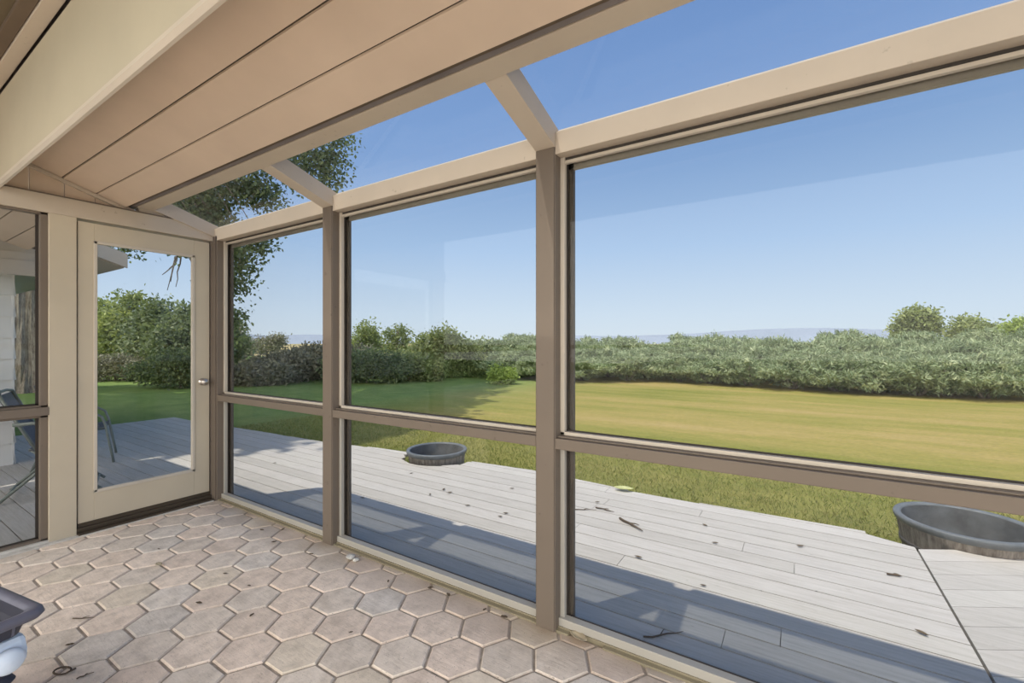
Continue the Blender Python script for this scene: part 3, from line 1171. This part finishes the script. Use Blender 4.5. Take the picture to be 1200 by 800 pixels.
tree('low_bush', 480, 19, [(0, 0, .6, 1.0, .8, .5), (.8, 0, .5, .7, .7, .45)], LEAF_MID, 'low rounded green bush before the broad bush', 'shrub', nc=220, per=30, leaf=0.13, spread=0.17, seed=15, trunk_r=0.05)
tree('bright_bush', 588, 17.5, [(0, 0, .35, .45, .4, .35), (.25, 0, .3, .3, .3, .25)], LEAF_BRIGHT, 'little bright yellow green bush at the lawn edge by the middle post', 'shrub', nc=90, per=28, leaf=0.11, spread=0.11, seed=16, trunk_r=0.03)
for q, (u, dep, s) in enumerate(((560, 23, 1.0), (600, 24, 0.95), (640, 27, 1.1))):
    tree('hedge_bush', u, dep, [(0, 0, .9, 1.3 * s, 1.1, .8), (.7, 0, 1.25 * s, .7, .6, .5), (-.6, 0, 1.2 * s, .7, .6, .5)], LEAF_JUN, 'sage green bush filling the gap between broad bush and hedge', 'shrub', 'bushes joining broad bush and hedge', nc=260, per=28, leaf=0.16, spread=0.18, seed=20 + q, trunk_r=0.05)

# --- grey hedge and bushes seen through the first window
for q, (u, dep, h) in enumerate(((366, 20, 1.02), (333, 18.5, 0.80), (300, 17.2, 0.50), (399, 20.5, 1.05))):
    tree('grey_bush', u, dep, [(0, 0, .6 * h, 1.3, .9, .6 * h), (.7, 0, h, .7, .6, .4 * h), (-.7, 0, h * .9, .75, .6, .4 * h), (0, .2, h * 1.1, .6, .6, .35 * h)], LEAF_DRY, 'grey green bush in the low dark hedge behind the first window', 'shrub', 'grey bushes behind the first window', nc=330, per=30, leaf=0.14, spread=0.17, seed=30 + q, trunk_r=0.05)
tree('slim_tree', 279, 40, [(0, 0, 2.2, .9, .7, 1.1), (0.4, 0, 1.2, 1.0, .8, .8)], LEAF_DRY, 'small grey tree on the field below the far hill', nc=130, per=24, leaf=0.2, spread=0.25, seed=36, trunk_r=0.08)
tree('field_bush', 312, 46, [(0, 0, 1.4, 1.6, 1.2, .9), (1.2, 0, 1.8, .9, .8, .7)], LEAF_DRY, 'pale bush out on the field behind the grey hedge', 'shrub', nc=150, per=24, leaf=0.22, spread=0.25, seed=37, trunk_r=0.06)

# --- trees behind the door glass
dt = [(118, 24, 3.0, 'bushy green tree at the hinge side of the door glass'), (150, 22, 3.1, 'tall pale green tree in the middle of the door glass'), (185, 21, 2.7, 'green tree with an uneven top near the knob side of the door glass'),
      (222, 19.5, 2.5, 'dark leafy tree nearest the door knob'), (250, 22, 2.6, 'leafy tree half hidden by the corner post')]
for q, (u, dep, h, lab) in enumerate(dt):
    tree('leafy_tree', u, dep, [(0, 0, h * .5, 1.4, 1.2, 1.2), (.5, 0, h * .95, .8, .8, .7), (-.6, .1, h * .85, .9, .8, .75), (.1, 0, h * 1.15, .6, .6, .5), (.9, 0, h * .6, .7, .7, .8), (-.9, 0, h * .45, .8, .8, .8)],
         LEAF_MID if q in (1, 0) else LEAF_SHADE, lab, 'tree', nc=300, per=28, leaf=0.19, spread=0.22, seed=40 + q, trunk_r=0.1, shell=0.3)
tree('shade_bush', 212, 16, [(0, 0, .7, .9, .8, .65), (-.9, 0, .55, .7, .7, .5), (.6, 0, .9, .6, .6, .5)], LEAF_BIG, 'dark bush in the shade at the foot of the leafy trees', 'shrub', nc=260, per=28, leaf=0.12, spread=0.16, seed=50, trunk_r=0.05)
tree('undergrowth_bush', 135, 19, [(0, 0, .55, 1.3, .8, .5), (1.2, 0, .5, .8, .7, .45), (-1.2, 0, .5, .8, .7, .45)], LEAF_DRY, 'low dry undergrowth bush at the foot of the trees by the hinge side', 'shrub', nc=220, per=28, leaf=0.13, spread=0.16, seed=51, trunk_r=0.05)


# --- the big tree that shades the deck
def big_tree():
    tx, ty = spot(33, 15.0)
    rnd = random.Random(77)
    rng = np.random.default_rng(77)
    root = empty('shade_tree', (tx, ty, GZ), 0, 'huge old shade tree with a thick furrowed trunk and boughs hanging over the deck', 'tree')
    # trunk with deep furrows
    b = MB()
    seg = 72
    fur = [1 + 0.055 * math.sin(k * PI * 2 / 4.0 + rnd.uniform(-.6, .6)) * rnd.uniform(0.5, 1.2) for k in range(seg)]
    prof = [(1.10, -0.05), (0.97, 0.25), (0.87, 0.8), (0.80, 1.8), (0.77, 3.0), (0.76, 4.2), (0.82, 5.2), (0.7, 6.2), (0.5, 7.0)]
    b.lathe(prof, seg, wob=lambda k, i: fur[(k + i // 2) % seg], cap=True)
    b.build('trunk', BARK, root, smooth=False)

    def L(x, y, z):
        return (x - tx, y - ty, z - GZ)
    # clusters where the crown is seen or throws its shade: (x, y, z, radius)
    A, B = SUN_A, SUN_B
    cl = []
    # crown seen through the roof glass and hanging in the first window: (column, row, depth, radius)
    for u, v, dep, r in ((225, 250, 12, .75), (250, 225, 12, .8), (285, 215, 12.5, .8), (310, 235, 12.5, .5), (250, 262, 12, .5), (232, 235, 12, .5),
                         (345, 195, 12.5, .6), (372, 185, 12.5, .65), (392, 185, 12.5, .45), (385, 212, 12.6, .42), (360, 215, 12.5, .3), (395, 165, 12.6, .4),
                         (268, 300, 12, .55), (290, 290, 12, .45), (270, 335, 12, .4), (268, 375, 12, .42), (280, 315, 12.2, .35), (305, 280, 12.2, .25), (272, 395, 12, .25),
                         (205, 275, 12, .6), (215, 290, 12, .3), (150, 290, 12, .25), (130, 288, 12, .2)):
        x, y = spot(u, dep)
        cl.append((x, y, EYE + (402 - v) / FPX * dep, r))
    # shade on the lawn and the far end of the deck: spots on the ground, and the height of the leaves above them
    for gx, gy, h, r in ((-7.4, 3.2, 12, .9), (-8.6, 4.0, 12, 1.2), (-9.5, 2.6, 12, 1.4), (-6.9, 5.0, 13, .8), (-8.2, 5.8, 13, 1.1), (-9.8, 5.4, 12, 1.3), (-7.5, 7.3, 13, .9), (-9.2, 7.4, 13, 1.3),
                         (-8.3, 9.0, 14, .9), (-10.0, 9.2, 14, 1.4), (-9.4, 11.0, 15, 1.2), (-11.2, 11.2, 14, 1.5), (-10.6, 13.2, 16, 1.2), (-12.4, 13.4, 15, 1.6), (-12.0, 15.4, 17, 1.3),
                         (-13.5, 8.0, 12, 1.7), (-12.2, 6.0, 11, 1.5), (-13.0, 3.5, 11, 1.6), (-15, 5.5, 11, 1.6), (-16, 9, 12, 1.8), (-14.6, 11.4, 13, 1.7), (-17.5, 11.5, 12, 1.8), (-19, 7, 11, 1.8), (-6.3, 3.5, 12, .35), (-11.2, 3.4, 12, 1.3), (-17, 3.4, 11, 1.6), (-20.5, 4.2, 11, 1.8), (-7.3, 2.9, 12.4, .4)):
        cl.append((gx - A * h, gy - B * h, h + GZ, r))
    blobs = [(*L(x, y, z), r, r, r * 0.75) for x, y, z, r in cl]
    n1 = 23
    v1, t1 = leaf_cloud(rng, blobs[:n1], 440, 34, 0.105, 0.19, 0.8, droop=0.35, shell=0.1, aspect=0.62)
    v2, t2 = leaf_cloud(rng, blobs[n1:], 4200, 24, 0.36, 0.34, 0.8, droop=0.3, shell=0.2, aspect=0.62)
    leaf_obj('foliage', np.vstack([v1, v2]), np.concatenate([t1, t2]), LEAF_BIG, root)
    stems = []
    forks = []
    for i in range(7):
        a = i * 2 * PI / 7 + 0.4
        p = (1.4 * math.cos(a), 1.4 * math.sin(a), 8.2 + rnd.uniform(-.5, 1))
        stems.append(limb((0, 0, 6.2), p, 0.36, 0.22, rnd, 4))
        forks.append(Vector(p))
    for i, q in enumerate(blobs):
        p = Vector(q[:3])
        if i < n1:      # the hanging sprays are carried by the boughs above them
            up = min(blobs[n1:], key=lambda s: (Vector(s[:3]) - p - Vector((0, 0, 2))).length)
            stems.append(limb(up[:3], p, 0.035, 0.008, rnd, 6, 0.05))
        else:
            f = min(forks, key=lambda s: (s - p).length)
            stems.append(limb(f, p, 0.16, 0.02, rnd, 6, 0.05))
    # bare hanging twigs seen in the top of the door glass
    for u0, v0, u1, v1_ in ((208, 296, 200, 330), (206, 300, 196, 340), (212, 300, 206, 336), (205, 310, 190, 322)):
        x0, y0 = spot(u0, 12)
        x1, y1 = spot(u1, 12)
        stems.append(limb(L(x0, y0, EYE + (402 - v0) / FPX * 12), L(x1, y1, EYE + (402 - v1_) / FPX * 12), 0.022, 0.008, rnd, 4, 0.06))
    stem_obj('bough', root, stems)


big_tree()

# --- grass along the edge of the deck
rng = np.random.default_rng(9)
n = 85000
gx = rng.uniform(-9, 5.0, n)
gy = 3.75 + rng.random(n) ** 1.6 * 3.6
edge_y = np.array([deck_edge(min(2.9, q)) for q in gx]) + 0.03
edge_y = np.where(gx > 0.66, 3.95 + (gx - 0.66) * 0.6, edge_y)
keep = gy > edge_y
for tx, ty, tr, _ in TUBS:
    keep &= (gx - tx) ** 2 + (gy - ty) ** 2 > (tr + 0.02) ** 2
gx, gy = gx[keep], gy[keep]
n = len(gx)
hh = rng.uniform(0.025, 0.06, n) * np.where(gy - edge_y[keep] < 0.3, 1.6, 0.8)
lean = rng.normal(size=(n, 2)) * 0.45
ang = rng.uniform(0, 2 * PI, n)
wd = 0.0032
base = np.stack([gx, gy, np.full(n, GZ)], 1)
side = np.stack([np.cos(ang), np.sin(ang), np.zeros(n)], 1) * wd
tip = base + np.stack([lean[:, 0] * hh, lean[:, 1] * hh, hh], 1)
mid = base * 0.45 + tip * 0.55 - np.stack([lean[:, 0] * hh * .2, lean[:, 1] * hh * .2, np.zeros(n)], 1)
v = np.stack([base - side, mid - side * .6, tip, base + side], 1).reshape(-1, 3)
o = bpy.data.objects.new('grass', leaf_mesh('grass', v, np.repeat(rng.random(n), 4), GRASSM))
C.objects.link(o)
tag(o, 'short green grass blades along the edge of the deck', 'grass', None, 'stuff')


# ================================================================== the house wing beyond the door
def build_wing():
    b = MB()
    sx = -7.40
    y1 = 1.206
    z = -0.05
    while z < 2.3:
        b.prism([(sx - 0.10, z), (sx + 0.026, z), (sx + 0.004, z + 0.24), (sx - 0.10, z + 0.24)], 'y', -4.0, y1)
        b.prism([(y1 - 0.10, z), (y1 + 0.026, z), (y1 + 0.004, z + 0.24), (y1 - 0.10, z + 0.24)], 'x', -14.0, sx)
        z += 0.235
    struct(b.build('wall_house', SIDING), 'white lap siding wall of the house beyond the side window', 'wall')
    b = MB()
    b.box(sx - 0.02, sx + 0.012, y1 - 0.01, y1 + 0.012, -0.05, 2.35)
    struct(b.build('trim_13', WHITETRIM, bevel=0.003), 'white corner board at the end of the siding wall', 'trim')
    # roof of the wing with its rake towards us
    b = MB()
    ey, ez = 2.08, 2.24
    b.prism([(ey, ez), (ey, ez + 0.16), (-3.0, ez + 0.16 + 5.08 * 0.33), (-3.0, ez + 5.08 * 0.33)], 'x', -15.0, -6.95)
    struct(b.build('roof', GREYROOF), 'grey roof of the house wing behind the door glass', 'roof')
    b = MB()
    b.prism([(ey - 0.02, ez - 0.02), (ey - 0.02, ez), (-3.0, ez + 5.06 * 0.33), (-3.0, ez - 0.02 + 5.06 * 0.33)], 'x', -15.0, -6.97)
    b.box(-6.98, -6.93, -3.0, 1.75, 2.02, 2.18)
    b.box(-6.985, -6.945, -3.0, 1.75, 2.18, 2.27)
    b.box(-7.0, -6.955, -3.0, 1.75, 2.27, 2.40)
    b.prism([(ey, ez - 0.02), (ey, ez + 0.15), (-3.0, ez + 0.15 + 5.08 * 0.33), (-3.0, ez - 0.02 + 5.08 * 0.33)], 'x', -6.95, -6.92)
    struct(b.build('soffit', SOFFIT, bevel=0.003), 'taupe boarded soffit and beam across the far end of the porch', 'soffit')


build_wing()


# ================================================================== tubs
def build_tub(x, y, r, zr, label, rzrot=0.0):
    root = empty('planter_tub', (x, y, GZ), rzrot, label, 'planter')
    H = zr - GZ
    rnd = random.Random(int(r * 1000))
    seg = 96
    tone = [rnd.uniform(-0.006, 0.006) for _ in range(24)]
    b = MB()
    b.lathe([(r * 0.80, 0.0), (r * 0.86, H * 0.3), (r * 0.92, H * 0.7), (r * 0.955, H - 0.02)], seg,
            wob=lambda k, i: (0.985 if k % 4 == 0 else 1.0) + tone[k // 4], cap=False)
    b.lathe([(r * 0.80, 0.0), (0.001, 0.0)], seg)
    b.build('staves', STAVE, root)
    b = MB()
    b.lathe([(r * 0.955, H - 0.045), (r * 0.985, H - 0.03), (r, H - 0.008), (r * 0.985, H + 0.004), (r * 0.90, H + 0.004), (r * 0.875, H - 0.008), (r * 0.872, H - 0.03)], 64)
    tag(b.build('rim', TUBRIM, root, smooth=True), 'thick blue grey rim')
    b = MB()
    b.lathe([(r * 0.874, H - 0.008), (r * 0.84, H - 0.12), (r * 0.80, H - 0.24), (r * 0.70, H - 0.285), (0.001, H - 0.275)], 64)
    tag(b.build('liner', TUBIN, root, smooth=True), 'dusty grey inside of the tub')
    b = MB()
    zb = H * 0.42
    b.lathe([(r * 0.885, zb), (r * 0.905, zb + 0.002), (r * 0.91, zb + 0.03), (r * 0.893, zb + 0.032)], 64)
    b.build('hoop', HOOP, root, smooth=True)
    return root


build_tub(*TUBS[0], 'round grey planter tub at the deck edge behind the second window')
build_tub(*TUBS[1], 'large round grey rimmed planter tub at the corner of the deck behind the widest window')


# ================================================================== chairs on the deck
def folding_chair():
    root = empty('folding_chair', (-5.72, 1.22, DZ), math.radians(72), 'grey folding patio chair with crossed legs behind the side window', 'chair')
    r = 0.0125
    for s in (-0.24, 0.24):
        b = MB()
        b.tube([(-0.34, s, 0.01), (0.0, s, 0.34), (0.17, s, 0.47), (0.24, s, 0.50)], r)
        b.build('leg', CHAIRM, root, smooth=True)
        b = MB()
        b.tube([(0.30, s * 0.92, 0.01), (0.0, s * 0.92, 0.29), (-0.16, s * 0.92, 0.44)], r)
        b.build('leg', CHAIRM, root, smooth=True)
        b = MB()
        b.tube([(-0.10, s, 0.40), (-0.20, s, 0.62), (-0.33, s, 0.92)], r)
        b.build('back_frame', CHAIRM, root, smooth=True)
        b = MB()
        b.tube([(-0.25, s * 1.08, 0.66), (0.0, s * 1.08, 0.67), (0.20, s * 1.08, 0.65), (0.24, s * 1.08, 0.52)], r * 1.2)
        b.build('armrest', CHAIRM, root, smooth=True)
    for (x, z) in ((-0.30, 0.05), (0.26, 0.05), (0.0, 0.30)):
        b = MB()
        b.tube([(x, -0.24, z), (x, 0.24, z)], 0.009)
        b.build('stretcher', CHAIRM, root, smooth=True)
    b = MB()
    b.prism([(-0.16, 0.425), (0.05, 0.405), (0.23, 0.475), (0.23, 0.487), (0.05, 0.418), (-0.16, 0.437)], 'y', -0.235, 0.235)
    tag(b.build('seat', SLING, root), 'dark sling seat')
    b = MB()
    b.prism([(-0.135, 0.47), (-0.335, 0.91), (-0.345, 0.905), (-0.147, 0.465)], 'y', -0.235, 0.235)
    tag(b.build('backrest', SLING, root), 'dark sling back')
    b = MB()
    b.tube([(-0.33, -0.24, 0.92), (-0.345, -0.12, 0.935), (-0.345, 0.12, 0.935), (-0.33, 0.24, 0.92)], r)
    b.build('top_rail', CHAIRM, root, smooth=True)


folding_chair()


def sling_chair():
    root = empty('patio_chair', (-6.86, 1.63, DZ), math.radians(72), 'grey green tubular patio chair whose curved arm shows in the door glass', 'chair')
    r = 0.0125
    for s in (-0.28, 0.28):
        b = MB()
        b.tube([(0.30, s, 0.01), (0.27, s, 0.20), (0.23, s, 0.44), (0.20, s, 0.53), (0.13, s, 0.58), (0.0, s, 0.59), (-0.22, s, 0.60)], r)
        b.build('leg', CHAIRM, root, smooth=True)
        b = MB()
        b.tube([(-0.34, s, 0.01), (-0.24, s, 0.30), (-0.22, s, 0.60), (-0.30, s, 0.92)], r)
        b.build('leg', CHAIRM, root, smooth=True)
        b = MB()
        b.tube([(-0.24, s * 0.9, 0.36), (0.24, s * 0.9, 0.40)], r)
        b.build('seat_rail', CHAIRM, root, smooth=True)
    b = MB()
    b.prism([(-0.24, 0.365), (0.0, 0.345), (0.24, 0.405), (0.24, 0.415), (0.0, 0.357), (-0.24, 0.377)], 'y', -0.25, 0.25)
    tag(b.build('seat', SLING, root), 'grey sling seat')
    b = MB()
    b.prism([(-0.235, 0.40), (-0.31, 0.91), (-0.322, 0.908), (-0.247, 0.40)], 'y', -0.275, 0.275)
    tag(b.build('backrest', SLING, root), 'grey sling back')
    b = MB()
    b.tube([(-0.30, -0.28, 0.92), (-0.31, 0, 0.94), (-0.30, 0.28, 0.92)], r)
    b.build('top_rail', CHAIRM, root, smooth=True)


sling_chair()


# ================================================================== cart in the near corner of the floor
def cart():
    root = empty('plastic_tub', (-2.035, 0.412, 0.0), math.radians(10), 'dark navy plastic tub with a pale blue housing under it, in the near corner', 'tub')
    # local: x- and y- run away from the visible corner
    def frame(inset, z):
        x1, y1, x0, y0 = -inset, -inset, -0.56 + inset, -0.40 + inset
        rr = 0.034 * (1 - inset)
        pts = []
        for cx, cy, a0 in ((x1 - rr, y1 - rr, 0), (x0 + rr, y1 - rr, 90), (x0 + rr, y0 + rr, 180), (x1 - rr, y0 + rr, 270)):
            for q in range(6):
                a = math.radians(a0 + q * 18)
                pts.append((cx + rr * math.cos(a), cy + rr * math.sin(a), z))
        return pts

    def loft(b, rings, cap_last=False):
        n = len(rings[0])
        vs = [p for r in rings for p in r]
        fs = []
        for i in range(len(rings) - 1):
            for k in range(n):
                fs.append((i * n + k, i * n + (k + 1) % n, (i + 1) * n + (k + 1) % n, (i + 1) * n + k))
        if cap_last:
            fs.append(tuple((len(rings) - 1) * n + k for k in range(n)))
        b.add(vs, fs)
    b = MB()
    loft(b, [frame(0.028, 0.445), frame(0.036, 0.41), frame(0.045, 0.382), frame(0.06, 0.376)], True)
    loft(b, [frame(0.034, 0.445), frame(0.042, 0.41), frame(0.050, 0.392)], True)
    tag(b.build('basin', NAVY, root), 'dark ribbed basin')
    b = MB()
    loft(b, [frame(0.034, 0.43), frame(0.008, 0.425), frame(0.0, 0.437), frame(0.004, 0.452), frame(0.016, 0.456), frame(0.034, 0.450), frame(0.036, 0.43)])
    tag(b.build('rim', NAVYRIM, root, smooth=True), 'thick rolled rim, worn paler')
    for k in range(7):
        y = -0.07 - k * 0.04
        b = MB()
        b.prism([(-0.036, 0.428), (-0.029, 0.428), (-0.041, 0.386), (-0.048, 0.386)], 'y', y - 0.003, y + 0.003)
        b.build('rib', NAVYRIM, root)
    b = MB()
    b.prism([(-0.036, 0.290), (-0.030, 0.33), (-0.05, 0.376), (-0.50, 0.376), (-0.52, 0.290)], 'y', -0.36, -0.035)
    tag(b.build('housing', PALEBLUE, root, bevel=0.016), 'pale blue plastic housing under the tub')
    b = MB()
    b.lathe([(0.001, 0.0), (0.031, 0.0), (0.037, 0.007), (0.037, 0.018), (0.030, 0.028), (0.001, 0.030)], 32)
    q = b.build('cap', PALEBLUE, root, smooth=True)
    q.rotation_euler = (0, PI / 2, 0)
    q.location = (-0.036, -0.085, 0.322)
    tag(q, 'round pale blue cap')
    b = MB()
    zc = 0.0
    loft(b, [frame(0.06, 0.0), frame(0.05, 0.02)] + [frame(0.05 + 0.012 * (i % 2), 0.02 + 0.02 * (i + 1)) for i in range(13)] + [frame(0.07, 0.292)], True)
    tag(b.build('base', BLACKR, root), 'dark ringed lower part')


cart()


# ================================================================== leaves, twigs and grit
def ground_at(u, v, z):
    t = (EYE - z) * FPX / (v - 402.0)
    x, y = spot(u, t)
    return x, y


def curled_leaf(name, L, mat, label, group, seed):
    r = random.Random(seed)
    b = MB()
    n = 7
    vs = []
    for i in range(n + 1):
        t = i / n
        w = L * 0.26 * math.sin(PI * min(1, t * 0.95 + 0.03)) ** 0.8
        x = (t - 0.5) * L
        z = 0.004 + L * 0.22 * (t - 0.5) ** 2 * 4 * 0.5
        for s in (-1, -0.4, 0.4, 1):
            vs.append((x, s * w, z + abs(s) * w * 0.55 + r.uniform(-.0015, .0015)))
    fs = [(i * 4 + k, i * 4 + k + 1, i * 4 + k + 5, i * 4 + k + 4) for i in range(n) for k in range(3)]
    b.add(vs, fs)
    o = b.build(name, mat, None, smooth=True)
    sm = o.modifiers.new('thick', 'SOLIDIFY')
    sm.thickness = 0.0012
    return tag(o, label, 'leaf', group)


def twig(L, label, group, seed, r0=0.005):
    r = random.Random(seed)
    b = MB()
    pts = [((i / 5 - 0.5) * L, r.uniform(-1, 1) * L * 0.03, r0 * 1.1 + abs(r.uniform(0, 1)) * 0.003) for i in range(6)]
    b.tube(pts, [r0, r0, r0 * .9, r0 * .8, r0 * .6, r0 * .3], 6)
    b.tube([pts[2], (pts[2][0] + L * 0.14, L * 0.13, r0 * 1.6), (pts[2][0] + L * 0.22, L * 0.20, r0)], [r0 * .6, r0 * .5, r0 * .3], 5)
    o = b.build('twig', TWIGM, None, smooth=True)
    return tag(o, label, 'twig', group)


FLOOR_BITS = [  # column, row, length, turn
    (307, 622, .05, .3), (321, 636, .05, 1.2), (335, 620, .05, 2.0), (264, 673, .035, .6), (233, 708, .05, .4), (82, 757, .045, .9), (186, 644, .03, .2),
    (295, 722, .04, 1.9), (292, 687, .03, .3), (365, 650, .04, .5), (411, 742, .03, 1.0), (455, 682, .035, 2.2), (512, 685, .045, .7), (533, 693, .05, 2.7), (600, 716, .05, .2), (573, 711, .035, 1.4)]
lf = [curled_leaf('dry_leaf', 0.05, DRYLEAFM, 'small curled brown leaf lying on the hexagon pavers', 'dry leaves on the pavers', 1 + i) for i in range(3)]
for i, (u, v, L, a) in enumerate(FLOOR_BITS):
    o = lf[i] if i < 3 else lf[i % 3].copy()
    if i >= 3:
        C.objects.link(o)
    x, y = ground_at(u, v, 0.0)
    o.location = (x, min(y, 1.76), 0.001)
    o.rotation_euler = (0, 0, a)
    o.scale = (L / 0.07, L / 0.08, L / 0.06)
rb = MB()
rb.tube([(0.030 * math.cos(a), 0.020 * math.sin(a), 0.004 + 0.006 * abs(math.sin(a * 0.5))) for a in [0.25 + k * 0.42 for k in range(14)]] + [(0.045, 0.012, 0.012)], 0.0035, 6)
o = tag(rb.build('dry_stalk', TWIGM, None, smooth=True), 'dry stalk curled into a ring on the pavers nearest the dark tub', 'stalk')
x, y = ground_at(73, 788, 0)
o.location = (x, y, 0.0)
o.rotation_euler = (0, 0, 0.5)
o = curled_leaf('dry_leaf', 0.09, PALELEAFM, 'pale dry leaf at the foot of the middle post', None, 10)
x, y = ground_at(680, 746, 0)
o.location = (x, y - 0.02, 0.001)
o.rotation_euler = (0, 0, 2.9)
o = curled_leaf('dry_leaf', 0.06, PALELEAFM, 'pale leaf with a dark stalk on the pavers in front of the door', None, 12)
x, y = ground_at(186, 663, 0)
o.location = (x, y, 0.001)
for i, (u, v, L, a, lab) in enumerate(((98, 725, .10, .6, 'thin dark twig on the pavers between dark tub and door'), (100, 792, .05, 1.3, 'short twig at the very front of the paver floor'))):
    o = twig(L, lab, None, 30 + i, 0.0028)
    x, y = ground_at(u, v, 0)
    o.location = (x, y, 0.0)
    o.rotation_euler = (0, 0, a)
# chipped stones by the second post
for i, (u, v, s, lab) in enumerate(((419, 651, .055, 'larger pale stone chip at the sill beside the second post'), (430, 651, .04, 'smaller pale stone chip touching the sill'))):
    r = random.Random(60 + i)
    bm = bmesh.new()
    bmesh.ops.create_icosphere(bm, subdivisions=2, radius=s / 2)
    for q in bm.verts:
        q.co *= r.uniform(0.8, 1.12)
        q.co.z = q.co.z * 0.55
    me = bpy.data.meshes.new('stone_chip')
    bm.to_mesh(me)
    bm.free()
    me.materials.append(STONE)
    o = bpy.data.objects.new('stone_chip', me)
    C.objects.link(o)
    x, y = ground_at(u, v, 0)
    o.location = (x, min(y, 1.745), s * 0.26)
    tag(o, lab, 'stone')

# on the deck
o = curled_leaf('fallen_leaf', 0.17, YELLEAFM, 'yellow green fallen leaf lying on the outer deck board', None, 14)
x, y = ground_at(731, 575, DZ)
o.location = (x, y, DZ + 0.004)
o.rotation_euler = (0, 0, 0.3)
for i, (u, v, L, a, lab, r0) in enumerate(((739, 616, .26, -0.55, 'thickest dark twig on the sunny deck, lying alone', .009), (709, 598, .16, -.05, 'short twig beside a thinner twig near the middle post, on the deck', .006),
                                           (686, 598, .18, .5, 'thin forked twig on the deck nearest the middle post', .004), (1048, 675, .07, .2, 'short dark twig on the deck near the board seam', .006),
                                           (778, 745, .20, .75, 'pale thin twig in the shadow under the widest window', .004))):
    o = twig(L, lab, None, 70 + i, r0)
    x, y = ground_at(u, v, DZ)
    o.location = (x, y, DZ + 0.001)
    o.rotation_euler = (0, 0, a)
DECK_BITS = [(520, 574, .06), (527, 578, .06), (548, 593, .05), (593, 602, .05), (586, 606, .05), (504, 580, .05), (425, 584, .05), (748, 654, .06), (824, 687, .04), (826, 616, .05), (838, 637, .05), (938, 641, .06), (1080, 743, .06), (322, 543, .05), (600, 573, .05), (482, 555, .05), (700, 589, .05), (1052, 675, .05)]
ld = [curled_leaf('dry_leaf', 0.05, DRYLEAFM, 'small dark leaf scattered on the sunny deck boards', 'dry leaves on the deck', 90 + i) for i in range(3)]
for i, (u, v, L) in enumerate(DECK_BITS):
    o = ld[i] if i < 3 else ld[i % 3].copy()
    if i >= 3:
        C.objects.link(o)
    x, y = ground_at(u, v, DZ)
    o.location = (x, y, DZ + 0.002)
    o.rotation_euler = (0, 0, random.uniform(0, 6))
    o.scale = (L / 0.06, L / 0.08, L / 0.07)
